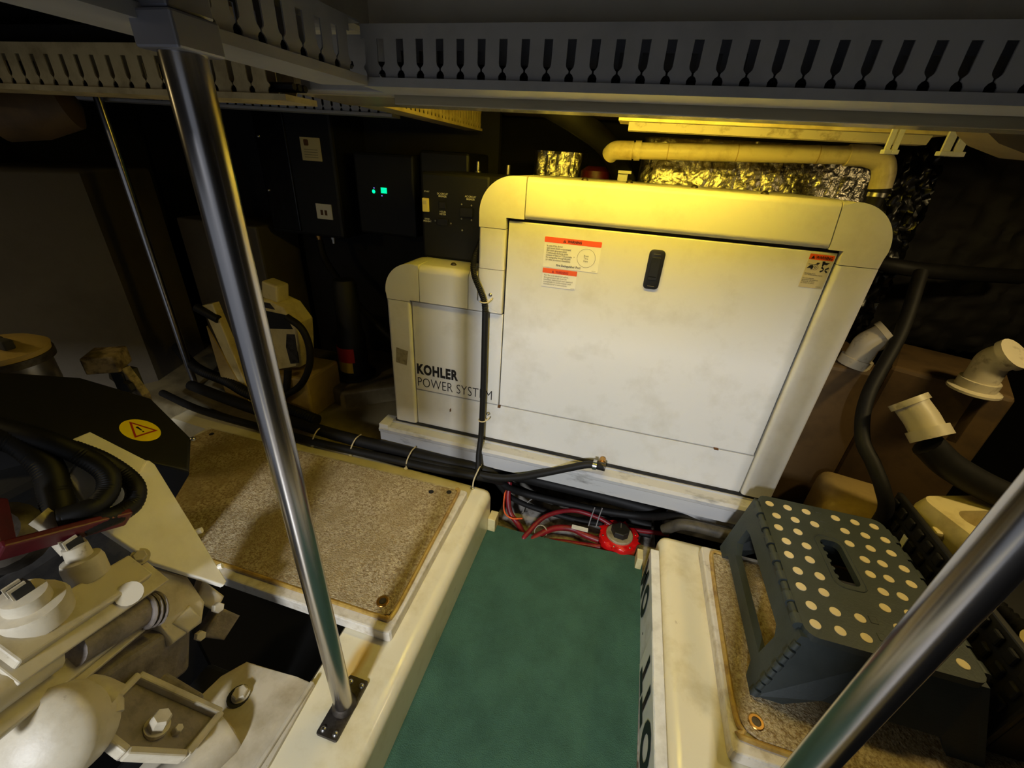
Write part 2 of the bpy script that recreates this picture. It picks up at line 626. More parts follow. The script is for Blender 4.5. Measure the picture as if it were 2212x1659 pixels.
# carpeted hatch boards
def hatch(label, x0, x1, y0, y1, carpet_poly, trim_pts, holes, right=False):
    h = thing('hatch_board', label, 'hatch', ((x0 + x1) / 2, (y0 + y1) / 2, 0.15))
    b = new(); prism(b, rrect(x0, y0, x1, y1, 0.008, 2), (0, 0, 0.181), X, Y, (0, 0, -0.030), 0.004)
    put('board', b, 'wood_board', h)
    b = new(); prism(b, carpet_poly, (0, 0, 0.188), X, Y, (0, 0, -0.009), 0.002)
    put('carpet', b, 'carpet', h)
    b = new(); tube(b, trim_pts, 0.0055, 8, 4)
    put('edge_trim', b, 'edge_trim', h, smooth=True)
    for (hx, hy, ring) in holes:
        b = new()
        if ring:
            lathe(b, [(0.0085, 0.0), (0.0085, 0.003), (0.013, 0.003), (0.0145, 0.0015), (0.0145, 0)], (hx, hy, 0.1875), Z, 20)
            f = put('ring_pull', b, 'brass', h, smooth=True)
            b = new(); lathe(b, [(0.0085, 0), (0.0085, 0.0012)], (hx, hy, 0.1878), Z, 16)
            put('ring_pull_well', b, 'steel_dark', f)
        else:
            lathe(b, [(0.008, 0), (0.008, 0.0012)], (hx, hy, 0.1875), Z, 14)
            put('screw_hole', b, 'black_grime_shade', h)
    return h


cp = [(-1.33, -0.178), (-1.36, -0.30), (-1.18, -0.606), (-0.385, -0.606), (-0.372, -0.600), (-0.366, -0.588), (-0.376, -0.19), (-0.386, -0.178)]
tp = [(-1.18, -0.609, 0.184), (-0.8, -0.610, 0.184), (-0.40, -0.610, 0.184), (-0.375, -0.606, 0.184), (-0.363, -0.59, 0.184), (-0.368, -0.4, 0.184), (-0.374, -0.19, 0.184), (-0.388, -0.174, 0.184)]
hatch('tan carpeted hatch board with yellowed edging left of the green mat', -1.36, -0.349, -0.637, -0.165, cp, tp,
      [(-0.400, -0.578, True), (-0.400, -0.196, False), (-0.452, -0.213, False), (-1.30, -0.205, False)])
cp2 = [(0.372, -0.175), (0.366, -0.30), (0.364, -0.57), (0.372, -0.592), (0.395, -0.606), (1.2, -0.606), (1.2, -0.175)]
tp2 = [(0.40, -0.168, 0.184), (0.371, -0.172, 0.184), (0.364, -0.25, 0.184), (0.360, -0.45, 0.184), (0.360, -0.57, 0.184), (0.370, -0.598, 0.184), (0.395, -0.611, 0.184), (0.8, -0.611, 0.184)]
hatch('worn tan carpeted hatch board under the step stool', 0.345, 1.22, -0.637, -0.150, cp2, tp2, [(0.395, -0.577, True)])

# white board lettered BOTTOM along the right girder (hung upside down)
sg = thing('lettered_board', 'white board lettered BOTTOM standing on edge against the right girder', 'board', (0.222, -0.5, 0.0))
bm = new(); box(bm, (0.2145, -1.30, 0.0), (0.2375, -0.178, 0.150), 0.002); put('board', bm, 'sign_white', sg)
bm = new(); box(bm, (0.2138, -1.30, 0.004), (0.2147, -0.425, 0.146)); put('film', bm, 'sticker_white', sg)
# upside down: reads towards +Y with letter tops towards -Z, seen from -X
letters = [('B', -0.765, -0.692), ('O', -0.672, -0.585), ('T', -0.572, -0.515), ('T', -0.508, -0.450), ('O', -0.325, -0.262), ('M', -0.250, -0.190)]
for ch, y0, y1 in letters:
    text('letter', ch, (0.2134, y0, 0.128), Y, -Z, y1 - y0, 0.112, 'ink_black', sg, bold=0.05)
bm = new(); lathe(bm, [(0.003, 0), (0.003, 0.0008)], (0.2145, -0.365, 0.04), -X, 10); put('screw', bm, 'ink_black', sg)
bm = new(); lathe(bm, [(0.003, 0), (0.003, 0.0008)], (0.2145, -0.215, 0.11), -X, 10); put('screw', bm, 'rust', sg)

# little white block at the mat's far corner by the left girder, another at the right
bm = new(); box(bm, (-0.288, -0.14, -0.004), (-0.262, -0.098, 0.058), 0.002)
tag(put('wood_cleat', bm, 'cream_plastic'), 'small cream block in the far left corner of the walkway', 'block')
bm = new(); box(bm, (0.196, -0.135, -0.004), (0.2142, -0.093, 0.05), 0.002)
tag(put('wood_cleat', bm, 'cream_plastic'), 'small cream block in the far right corner of the walkway beside the red switch', 'block')

# ================================================================== generator
gen = thing('generator', 'white sound-shielded marine generator with two doors and rounded corners on a steel rail', 'generator', (-0.05, 0.3, 0.175))
D = V(0, 1, 0)


def arc(cx, cz, r, a0, a1, n=14):
    return [(cx + r * math.cos(math.radians(a0 + (a1 - a0) * i / n)), cz + r * math.sin(math.radians(a0 + (a1 - a0) * i / n))) for i in range(n + 1)]


def gpanel(name, poly, y=0.0, t=0.03, bev=0.004, m='gen_white', parent=gen, seg=2, su=(), sv=()):
    b = new()
    sk = (lambda u, v: any(abs(u - k) < 0.004 for k in su) or any(abs(v - k) < 0.002 for k in sv)) if (su or sv) else None
    prism(b, poly, (0, y, 0), X, Z, (0, t, 0), bev, seg, sk)
    return put(name, b, m, parent, smooth=True, ang=60, wn=True)


# inner shell
sh = [(-0.683, 0.262), (0.529, 0.262)] + arc(0.437, 0.977, 0.092, 0, 90) + arc(-0.297, 0.977, 0.092, 90, 180)[:-1] + \
     [(-0.388, 0.818), (-0.595, 0.818)] + arc(-0.593, 0.731, 0.087, 90, 180)
b = new(); prism(b, sh, (0, 0.030, 0), X, Z, (0, 0.42, 0)); put('shell', b, 'gen_white', gen, smooth=True, ang=50)
g = 0.0012
# main cover, front panels
gpanel('top_panel', [(-0.268, 0.973), (0.4205, 0.973), (0.413, 1.071), (-0.268, 1.071)], t=0.22, bev=0.014, seg=4, su=(-0.268, 0.417))
gpanel('top_corner', [(-0.2705, 0.973), (-0.2705, 1.071), (-0.299, 1.071)] + arc(-0.299, 0.979, 0.092, 94, 180) + [(-0.391, 0.945), (-0.3175, 0.945), (-0.3175, 0.973)], t=0.22, bev=0.010, seg=3, su=(-0.2705, -0.3175), sv=(0.945, 0.973))
gpanel('column_panel', [(-0.391, 0.838), (-0.3175, 0.838), (-0.3175, 0.9435), (-0.391, 0.9435)], bev=0.008, seg=3, sv=(0.838, 0.9435))
gpanel('column_panel', [(-0.391, 0.745), (-0.3175, 0.7135), (-0.3175, 0.8365), (-0.391, 0.8365)], bev=0.006, sv=(0.8365, 0.72925))
gpanel('top_corner', [(0.423, 0.973), (0.451, 0.973), (0.451, 0.944), (0.533, 0.944)] + arc(0.441, 0.979, 0.092, 0, 90) + [(0.4155, 1.071)], t=0.22, bev=0.010, seg=3, su=(0.4193, 0.451), sv=(0.944, 0.973))
gpanel('side_post', [(0.451, 0.272), (0.533, 0.272), (0.533, 0.9425), (0.451, 0.9425)], t=0.05, bev=0.010, seg=3, sv=(0.9425, 0.272))
big = gpanel('door', [(-0.312, 0.4075), (0.4465, 0.4075), (0.4465, 0.9655), (-0.312, 0.9655)], y=0.009, t=0.02, bev=0.003)
gpanel('lower_panel', [(-0.605, 0.268), (0.449, 0.268), (0.449, 0.4045), (-0.605, 0.4045)], y=0.009, t=0.02, bev=0.003, sv=(0.4045,))
# dark strips painting the shadow into the door gaps
for (x0, z0, x1, z1) in ((-0.322, 0.962, 0.456, 0.976), (0.442, 0.40, 0.456, 0.972), (-0.3175, 0.40, -0.308, 0.972), (-0.612, 0.402, 0.45, 0.409), (-0.612, 0.706, -0.308, 0.716), (-0.610, 0.40, -0.600, 0.716)):
    b = new(); box(b, (x0, 0.0205, z0), (x1, 0.0305, z1)); put('door_gap_shade', b, 'black_grime_shade', gen)
# lower (left) section
gpanel('side_post', [(-0.686, 0.272), (-0.6065, 0.272), (-0.6065, 0.7085), (-0.686, 0.7085)], t=0.05, bev=0.010, seg=3, sv=(0.7085, 0.272))
gpanel('top_corner', [(-0.686, 0.7105), (-0.6065, 0.7105), (-0.6065, 0.715), (-0.5745, 0.715), (-0.5745, 0.823), (-0.596, 0.823)] + arc(-0.596, 0.733, 0.090, 90, 180), t=0.113, bev=0.022, seg=4, su=(-0.5745, -0.6065), sv=(0.7105, 0.715))
gpanel('top_panel', [(-0.572, 0.715), (-0.4205, 0.715), (-0.4205, 0.823), (-0.572, 0.823)], t=0.113, bev=0.022, seg=4, su=(-0.572, -0.4205), sv=(0.715,))
gpanel('top_panel', [(-0.4185, 0.715), (-0.3215, 0.715), (-0.3925, 0.745), (-0.3925, 0.823), (-0.4185, 0.823)], t=0.113, bev=0.022, seg=4, su=(-0.4185, -0.3925, -0.357, -0.370))
small = gpanel('door', [(-0.6035, 0.4075), (-0.3145, 0.4075), (-0.3145, 0.7095), (-0.6035, 0.7095)], y=0.007, t=0.02, bev=0.003)
# screws on the covers
for (sx, sy, sz) in ((-0.135, 0.05, 1.0705), (0.13, 0.13, 1.0705), (0.273, 0.05, 1.0705), (-0.03, 0.14, 1.0705), (-0.487, 0.055, 0.8225)):
    b = new(); dome(b, (sx, sy, sz), Z, 0.009, 0.008); put('screw', b, 'steel_dark', gen, smooth=True)
# rust chips
for (sx, sz, w, h) in ((-0.3105, 0.4035, 0.008, 0.006), (0.345, 0.408, 0.012, 0.003), (-0.48, 0.352, 0.002, 0.010)):
    b = new(); box(b, (sx - w / 2, 0.0012, sz - h / 2), (sx + w / 2, 0.012, sz + h / 2)); put('rust_chip', b, 'rust', gen)
# latch
b = new(); prism(b, rrect(0.0505, 0.837, 0.0885, 0.9335, 0.010, 4), (0, 0.004, 0), X, Z, (0, 0.012, 0), 0.003); la = put('latch', b, 'black_plastic', big, smooth=True, ang=30)
b = new(); prism(b, rrect(0.0585, 0.860, 0.0805, 0.916, 0.003, 2), (0, 0.0025, 0), X, Z, (0, 0.004, 0), 0.001); put('latch_lever', b, 'black_paint', big)
for zz in (0.9225, 0.868, 0.8445):
    b = new(); box(b, (0.061, 0.0025, zz), (0.078, 0.0045, zz + 0.0014)); put('latch_ridge', b, 'ink_grey', big)
# stickers on the main door
FX, FZ = X, Z


def sticker(x0, z0, x1, z1, r, m, name='sticker', parent=big, y=0.0082, th=0.0006):
    b = new(); prism(b, rrect(x0, z0, x1, z1, r, 3), (0, y, 0), X, Z, (0, th, 0)); return put(name, b, m, parent)


def ztext(s, x0, z0, w, h, m='ink_black', parent=big, y=0.0076, bold=0.0, name='lettering', **k):
    return text(name, s, (x0, y, z0), X, Z, w, h, m, parent, bold=bold, **k)


def zpoly(poly, m, parent=big, y=0.0078, name='pictogram', th=0.0004):
    b = new(); prism(b, poly, (0, y, 0), X, Z, (0, th, 0)); return put(name, b, m, parent)


sticker(-0.213, 0.860, -0.067, 0.937, 0.003, 'sticker_white')
sticker(-0.213, 0.9235, -0.067, 0.937, 0.002, 'sticker_orange', 'sticker_band', y=0.0079)
zpoly([(-0.165, 0.9265), (-0.157, 0.9265), (-0.161, 0.9335)], 'ink_black', y=0.0077)
ztext('!', -0.1614, 0.9275, 0.0008, 0.0045, 'sticker_orange', y=0.0075)
ztext('WARNING', -0.153, 0.9268, 0.036, 0.0066, bold=0.025)
ztext('In case of fire, do not\nopen sound shield compartment!\nShut down generator set(s).\nContinuously discharge entire\ncontents of halon or CO2 portable\nfire extinguisher through the port\n(or other provisions) immediately.',
      -0.206, 0.877, 0.068, 0.041, 'ink_grey', bold=0.01)
ztext('Fire Extinguisher Port', -0.176, 0.8635, 0.064, 0.0078, 'ink_black', bold=0.01)
b = new()
ring = [(-0.101 + 0.0235 * math.cos(a * math.pi / 20), 0.894 + 0.0235 * math.sin(a * math.pi / 20)) for a in range(40)]
ringi = [(-0.101 + 0.0229 * math.cos(a * math.pi / 20), 0.894 + 0.0229 * math.sin(a * math.pi / 20)) for a in range(40)]
vo = [b.verts.new((p[0], 0.0076, p[1])) for p in ring]
vi = [b.verts.new((p[0], 0.0076, p[1])) for p in ringi]
for i in range(40):
    b.faces.new((vo[i], vo[(i + 1) % 40], vi[(i + 1) % 40], vi[i]))
put('print_ring', b, 'ink_grey', big)
ztext('Break\nThru\nHere', -0.1075, 0.8845, 0.0125, 0.0175, 'ink_grey', align='CENTER')
ztext('>', -0.1335, 0.8915, 0.0025, 0.003, 'ink_grey')
ztext('252101', -0.0825, 0.8625, 0.010, 0.0022, 'ink_grey')
sticker(-0.211, 0.809, -0.119, 0.858, 0.002, 'sticker_white', y=0.0078)
sticker(-0.211, 0.845, -0.119, 0.858, 0.001, 'sticker_orange', 'sticker_band', y=0.0075)
zpoly([(-0.1865, 0.8475), (-0.1795, 0.8475), (-0.183, 0.8535)], 'ink_red', y=0.0073)
ztext('!', -0.1834, 0.8483, 0.0008, 0.004, 'ink_black', y=0.0071)
ztext('WARNING', -0.176, 0.8475, 0.034, 0.0066, 'ink_red', bold=0.03, y=0.0072)
ztext('For fire and electrical safety,\nthis generator set must be\ninstalled, maintained and repaired\ncompletely in conformance with\nmanufacturer\'s instructions.', -0.206, 0.8145, 0.078, 0.0275, 'ink_grey', y=0.0072)
ztext('252098', -0.131, 0.8105, 0.009, 0.002, 'ink_grey', y=0.0072)
# rotating parts sticker
sticker(0.3935, 0.886, 0.4425, 0.9625, 0.0015, 'sticker_cream')
sticker(0.3935, 0.9485, 0.4425, 0.9605, 0.001, 'sticker_orange', 'sticker_band', y=0.0079)
zpoly([(0.3975, 0.9505), (0.405, 0.9505), (0.40125, 0.958)], 'ink_black', y=0.0077)
ztext('WARNING', 0.4065, 0.9508, 0.033, 0.0068, 'ink_black', bold=0.02)
# hand and belt pictogram
zpoly([(0.396, 0.929), (0.4005, 0.9355), (0.406, 0.937), (0.409, 0.9325), (0.406, 0.926), (0.4035, 0.930), (0.399, 0.930)], 'ink_black')
b = new()
for r0, r1 in ((0.0058, 0.0052), (0.0024, 0.0014)):
    va = [b.verts.new((0.4125 + r0 * math.cos(a * math.pi / 12), 0.0077, 0.932 + r0 * math.sin(a * math.pi / 12))) for a in range(24)]
    vb = [b.verts.new((0.4125 + r1 * math.cos(a * math.pi / 12), 0.0077, 0.932 + r1 * math.sin(a * math.pi / 12))) for a in range(24)]
    for i in range(24):
        b.faces.new((va[i], va[(i + 1) % 24], vb[(i + 1) % 24], vb[i]))
put('pictogram', b, 'ink_black', big)
zpoly([(0.397, 0.938), (0.411, 0.938), (0.411, 0.9388), (0.397, 0.9388)], 'ink_black')
zpoly([(0.411, 0.939), (0.4145, 0.944), (0.4155, 0.942), (0.419, 0.9435), (0.416, 0.938)], 'ink_black')
# hand and fan pictogram
zpoly([(0.4225, 0.9465), (0.4275, 0.947), (0.4290, 0.944), (0.4375, 0.944), (0.433, 0.9395), (0.428, 0.9395), (0.4260, 0.935), (0.4245, 0.9355), (0.4240, 0.941)], 'ink_black')
for a in (35, 145, 215, 325):
    c_, s_ = math.cos(math.radians(a)), math.sin(math.radians(a))
    cx, cz = 0.432, 0.9285
    zpoly([(cx + c_ * u - s_ * w, cz + s_ * u + c_ * w) for (u, w) in ((0.0015, -0.001), (0.0085, -0.0022), (0.009, 0.0018), (0.0015, 0.0012))], 'ink_black')
ztext('Rotating parts.\nCan cause severe injury.', 0.3955, 0.9135, 0.038, 0.0062, 'ink_grey', bold=0.015)
ztext('Do not operate\ngenerator set without\nall guards, screens\nor covers in place.', 0.3950, 0.8945, 0.033, 0.0145, 'ink_grey', bold=0.01)
ztext('252099', 0.428, 0.889, 0.010, 0.002, 'ink_grey')
# maker's name on the small door
ztext('KOHLER', -0.597, 0.4665, 0.1445, 0.0385, 'ink_black', small, y=0.0066, bold=0.05, spacing=1.12)
ztext('R', -0.4445, 0.4675, 0.002, 0.003, 'ink_grey', small, y=0.0066)
ztext('POWER SYSTEM', -0.596, 0.4215, 0.259, 0.033, 'ink_black', small, y=0.0066, bold=-0.010, spacing=1.02)
# grubby smear on the left post
b = new(); prism(b, [(-0.668, 0.498), (-0.630, 0.493), (-0.622, 0.545), (-0.664, 0.552)], (0, -0.0003, 0), X, Z, (0, 0.0006, 0)); put('smear', b, 'khaki', gen)

# rail under the generator
rp = [(0.0, 0.262), (0.0, 0.256), (-0.030, 0.252), (-0.038, 0.244), (-0.036, 0.232), (-0.030, 0.226), (-0.030, 0.180), (-0.022, 0.175), (-0.022, 0.172), (0.0, 0.172), (0.03, 0.172), (0.03, 0.262)]
b = new(); prism(b, rp, (-0.735, 0, 0), Y, Z, (1.245, 0, 0)); rl = put('base_rail', b, 'rail_white', gen, smooth=True, ang=30)
b = new(); box(b, (-0.735, -0.034, 0.246), (-0.700, 0.028, 0.2625), 0.002); put('rail_end_plate', b, 'gen_white', gen)
b = new(); box(b, (-0.690, 0.004, 0.2625), (0.52, 0.025, 0.2725)); put('shadow_gap_strip', b, 'black_grime_shade', gen)  # dark strip painted in for the shade and black smear above the rail
b = new(); box(b, (-0.70, 0.03, 0.175), (0.52, 0.44, 0.262)); put('base_tray', b, 'black_grime_shade', gen)
for bx in (-0.62, 0.30):
    b = new(); box(b, (bx, 0.12, -0.05), (bx + 0.22, 0.42, 0.176), 0.004); put('bearer', b, 'hull_cream' if bx < 0 else 'rail_white', gen)
# hose tail at the lower panel
b = new(); lathe(b, [(0.010, 0), (0.010, 0.02), (0.008, 0.02), (0.008, 0.04)], (0.040, 0.004, 0.288), -Y, 14); fit = put('hose_fitting', b, 'brass', gen, smooth=True)
b = new(); lathe(b, [(0.013, -0.011), (0.013, 0.011)], (0.040, -0.034, 0.288), X, 16); put('hose_elbow', b, 'steel_dark', gen, smooth=True)

# control box on the small section
ctl = new(); box(ctl, (-0.600, 0.115, 0.822), (-0.388, 0.40, 1.062), 0.008); cb = put('control_box', ctl, 'black_paint', gen)
cy = 0.1145


def ctext(s, x0, z0, w, h, m='panel_print'):
    return text('lettering', s, (x0, cy, z0), X, Z, w, h, m, cb, bold=0.01, align='CENTER')


ctext('START', -0.589, 1.0080, 0.017, 0.0040)
ctext('STOP-\nPREHEAT', -0.594, 0.9265, 0.026, 0.0105)
ctext('DC CIRCUIT\nBREAKER', -0.548, 0.998, 0.034, 0.0115)
ctext('HOUR\nMETER', -0.541, 0.950, 0.020, 0.0115)
ctext('AC CIRCUIT\nBREAKER', -0.462, 0.997, 0.034, 0.0115)
b = new(); box(b, (-0.593, 0.106, 0.955), (-0.5735, 0.1155, 0.9925), 0.002); put('rocker_switch', b, 'switch_cream', cb)
b = new(); box(b, (-0.589, 0.1045, 0.976), (-0.578, 0.1065, 0.986)); put('rocker_mark', b, 'cream_plastic', cb)
b = new(); box(b, (-0.541, 0.110, 0.968), (-0.520, 0.1155, 0.986), 0.001); put('breaker', b, 'black_plastic', cb)
b = new(); box(b, (-0.548, 0.110, 0.922), (-0.514, 0.1155, 0.940), 0.001); put('hour_meter', b, 'black_plastic', cb)
for (sx, sz) in ((-0.556, 0.932), (-0.506, 0.929), (-0.472, 0.984), (-0.442, 0.983), (-0.472, 0.945), (-0.441, 0.944), (-0.47, 0.913)):
    b = new(); dome(b, (sx, cy, sz), -Y, 0.0028, 0.002); put('screw', b, 'steel_plain', cb, smooth=True)
b = new(); box(b, (-0.474, 0.108, 0.952), (-0.436, 0.1155, 0.976), 0.001); put('breaker', b, 'black_plastic', cb)

cb.location.x = -0.014

# mounting clips and the black conduit down the front
cond = thing('cable_conduit', 'black corrugated conduit tied down the front of the generator', 'conduit', (-0.36, -0.02, 0.15))
b = new(); tube(b, [(-0.399, 0.09, 0.95), (-0.402, 0.05, 0.90), (-0.403, 0.0, 0.858), (-0.397, -0.014, 0.82), (-0.378, -0.014, 0.778), (-0.366, -0.012, 0.745), (-0.362, -0.012, 0.70)], 0.0085, 12, 8, ribs=(0.005, 0.0014))
put('conduit_upper', b, 'conduit', cond, smooth=True)
b = new(); tube(b, [(-0.362, -0.012, 0.72), (-0.361, -0.012, 0.60), (-0.360, -0.014, 0.45), (-0.362, -0.014, 0.30), (-0.358, -0.045, 0.235), (-0.352, -0.062, 0.20), (-0.352, -0.075, 0.165)], 0.0092, 12, 8)
put('conduit_lower', b, 'black_rubber', cond, smooth=True)
for (zx, zy, zz) in ((-0.3665, -0.0125, 0.748), (-0.360, -0.0135, 0.352)):
    b = new(); tube(b, [(zx + 0.0115 * math.cos(a), zy + 0.0115 * math.sin(a), zz) for a in [i * math.pi / 8 for i in range(17)]], 0.0018, 6, spline=False)
    tube(b, [(zx + 0.011, zy - 0.004, zz), (zx + 0.018, zy, zz + 0.006), (zx + 0.022, zy + 0.006, zz + 0.012)], 0.0022, 6)
    put('cable_tie', b, 'zip_tie', cond, smooth=True)
    b = new(); dome(b, (zx + 0.014, 0.002, zz + 0.018), -Y, 0.006, 0.006); put('clip_screw', b, 'steel_plain', cond, smooth=True)

# drain hose from the lower panel to the loom
hs = thing('drain_hose', 'black rubber hose curving from the brass fitting on the generator to the cable loom', 'hose', (-0.15, -0.05, 0.16))
b = new(); tube(b, [(0.045, -0.036, 0.288), (0.0, -0.042, 0.290), (-0.06, -0.050, 0.265), (-0.14, -0.056, 0.225), (-0.22, -0.060, 0.188), (-0.30, -0.064, 0.170), (-0.42, -0.066, 0.170), (-0.60, -0.072, 0.170)], 0.0115, 14, 8)
put('hose', b, 'black_rubber', hs, smooth=True)
b = new(); lathe(b, [(0.0125, -0.006), (0.0135, -0.006), (0.0135, 0.006), (0.0125, 0.006)], (0.018, -0.0395, 0.2895), (1, 0, 0), 18); hc = put('hose_clamp', b, 'steel_plain', hs, smooth=True)
b = new(); box(b, (0.013, -0.046, 0.299), (0.024, -0.034, 0.309), 0.001); put('clamp_screw', b, 'steel_plain', hs)

# ================================================================== stanchion poles
def pole(x, y, z0, z1, r, label, foot=True, clamp=True):
    p = thing('steel_pole', label, 'pole', (x, y, z0))
    b = new(); lathe(b, [(r, 0), (r, z1 - z0)], (x, y, z0), Z, 40); put('tube', b, 'steel', p, smooth=True)
    if foot:
        b = new(); prism(b, rrect(x - 0.022, y - 0.055, x + 0.022, y + 0.050, 0.004, 2), (0, 0, z0 + 0.005), X, Y, (0, 0, -0.005), 0.001)
        put('foot_plate', b, 'steel_dark', p)
        b = new(); lathe(b, [(r + 0.006, 0), (r + 0.003, 0.006), (r, 0.010)], (x, y, z0 + 0.005), Z, 28); put('weld_bead', b, 'steel_dark', p, smooth=True)
        for (dx, dy) in ((-0.012, -0.045), (0.013, -0.045), (-0.012, 0.038), (0.013, 0.038)):
            b = new(); dome(b, (x + dx, y + dy, z0 + 0.005), Z, 0.0055, 0.004); put('screw', b, 'steel_plain', p, smooth=True)
    if clamp:
        cl = new(); box(cl, (x - 0.021, y - 0.021, z1 - 0.004), (x + 0.021, y + 0.021, z1 + 0.020), 0.002); put('clamp', cl, 'clamp_grey', p)
        cl = new(); box(cl, (x - 0.027, y - 0.016, z1 + 0.021), (x + 0.014, y + 0.024, 1.499 if foot else z1 + 0.075), 0.002); put('bracket', cl, 'clamp_grey', p)
    return p


pole(-0.371, -0.770, 0.15, 1.164, 0.0172, 'brushed steel pole bolted to the left girder in front of the carpeted hatch')
pole(0.302, -0.795, 0.15, 1.164, 0.0172, 'brushed steel pole crossing the lower right corner in front of the step stool')
pole(-1.75, 0.105, 0.06, 1.272, 0.0135, 'thin steel pole far left beside the grey tank', foot=False, clamp=False)

# ================================================================== ceiling ducts and beams
def duct_side(a, c, zb, h, pitch, m, name, parent, slot=0.0078, flip=1):
    """slotted duct wall between plan points a and c; free finger ends at the lid (bottom)"""
    a = Vector((a[0], a[1], 0)); c = Vector((c[0], c[1], 0))
    u = (c - a).normalized()
    L = (c - a).length
    n = Vector((-u.y, u.x, 0)) * flip
    cnt = int(L / pitch)
    hw = slot / 2
    hs = h * 0.76
    prof = [(0.0, hw), (h * 0.085, hw * 1.05), (h * 0.14, hw * 0.7), (h * 0.17, hw * 0.22), (h * 0.21, hw * 0.22), (h * 0.27, hw * 0.85), (h * 0.32, hw), (hs, hw)]
    b = new()
    for i in range(cnt):
        x0 = i * pitch
        pl = [(x0 + w, v) for v, w in prof] + [(x0, hs), (x0, h), (x0 + pitch, h), (x0 + pitch, hs)] + [(x0 + pitch - w, v) for v, w in reversed(prof)]
        base = a + Vector((0, 0, zb))
        f = b.faces.new([b.verts.new(base + u * p[0] + Z * p[1]) for p in pl])
        r = bmesh.ops.extrude_face_region(b, geom=[f])
        bmesh.ops.translate(b, verts=[v for v in r['geom'] if isinstance(v, bmesh.types.BMVert)], vec=n * 0.0018)
    return put(name, b, m, parent)


def duct(label, a, c, zb, h, width, m, lid_m, pitch=0.0215, lid_t=0.008, inner=True, group=None, lid_over=0.004, slot=0.0078):
    """side wall lies on line a-c, duct body extends by width to the left of a->c"""
    a3, c3 = Vector((a[0], a[1], 0)), Vector((c[0], c[1], 0))
    u = (c3 - a3).normalized()
    n = Vector((-u.y, u.x, 0))
    d = thing('cable_duct', label, 'cable duct', ((a[0] + c[0]) / 2, (a[1] + c[1]) / 2, zb), group)
    duct_side(a, c, zb, h, pitch, m, 'slotted_side', d, slot=slot)
    a2 = a3 + n * width; c2 = c3 + n * width
    duct_side((a2.x, a2.y), (c2.x, c2.y), zb, h, pitch, m, 'slotted_side', d, flip=-1, slot=slot)
    L = (c3 - a3).length
    b = new(); prism(b, [(0, -lid_over), (L, -lid_over), (L, width + lid_over), (0, width + lid_over)], a3 + Z * zb, u, n, (0, 0, -lid_t), 0.0)
    put('lid', b, lid_m, d)
    b = new(); prism(b, [(0, 0), (L, 0), (L, width), (0, width)], a3 + Z * (zb + h), u, n, (0, 0, 0.002)); put('base', b, m, d)
    for k in range(3):
        t = 0.3 + 0.2 * k
        b = new(); tube(b, [a3 + n * width * t + Z * (zb + 0.012 + 0.006 * (k % 2)), a3.lerp(c3, 0.5) + n * width * t + Z * (zb + 0.010), c3 + n * width * t + Z * (zb + 0.012)], 0.005, 6, 4)
        put('wire', b, 'black_rubber', d)
    return d


duct('grey slotted cable duct along the front edge of the ceiling hatch', (-0.381, -0.498), (1.03, -0.508), 1.1874, 0.054, 0.064, 'duct_pvc', 'duct_pvc', pitch=0.0276, lid_t=0.010, slot=0.010)
duct('grey slotted cable duct running toward the viewer above the steel pole', (-0.388, -0.835), (-0.374, -0.508), 1.1874, 0.054, 0.064, 'duct_pvc', 'duct_pvc', pitch=0.0276, lid_t=0.010, slot=0.010)
duct('beige slotted cable duct along the ceiling at the upper left', (-1.95, -0.483), (-0.52, -0.483), 1.167, 0.0566, 0.06, 'duct_cream', 'duct_cream', pitch=0.0334, slot=0.010)
duct('cream slotted cable duct hanging under the ceiling left of the generator', (-0.593, -0.13), (-0.593, 0.57), 1.200, 0.060, 0.06, 'duct_cream', 'duct_cream', pitch=0.024)
duct('dim slotted cable duct far back under the dark ceiling', (-1.9, 0.12), (-0.75, 0.22), 1.205, 0.05, 0.05, 'duct_pvc', 'duct_pvc', pitch=0.03)

bm = new(); box(bm, (-0.54, -0.426, 1.180), (1.4, -0.401, 1.30), 0.002)
tag(put('ceiling_beam', bm, 'duct_pvc'), 'grey edge board of the ceiling beam behind the front cable duct', 'beam')
bm = new(); box(bm, (-0.60, -0.367, 1.181), (1.4, -0.219, 1.272), 0.004)
tag(put('ceiling_beam', bm, 'lid_gloss'), 'glossy beige ceiling beam between the front cable duct and the lamp', 'beam')
bm = new(); box(bm, (-0.38, -0.4235, 1.166), (1.4, -0.380, 1.1795), 0.0015)
tag(put('ceiling_trim', bm, 'lid_gloss'), 'shiny pale metal strip under the front edge of the ceiling', 'trim')
bm = new(); box(bm, (-2.3, -0.393, 1.184), (-0.715, -0.226, 1.271), 0.003)
tag(put('ceiling_beam', bm, 'ceil_dark'), 'dark ceiling beam behind the upper left cable duct', 'beam')
bm = new(); prism(bm, [(-0.455, -0.50), (-0.475, -1.6), (-0.56, -1.6), (-0.54, -0.50)], (0, 0, 1.2286), X, Y, (0, 0, 0.07))
tag(put('ceiling_beam', bm, 'ceil_beige'), 'brown ceiling beam above the steel pole left of the hatch', 'beam')
bm = new(); box(bm, (-2.2, -0.95, 1.225), (-0.62, -0.82, 1.271), 0.003)
tag(put('ceiling_beam', bm, 'ceil_beige'), 'beige ceiling beam in the upper left corner', 'beam')

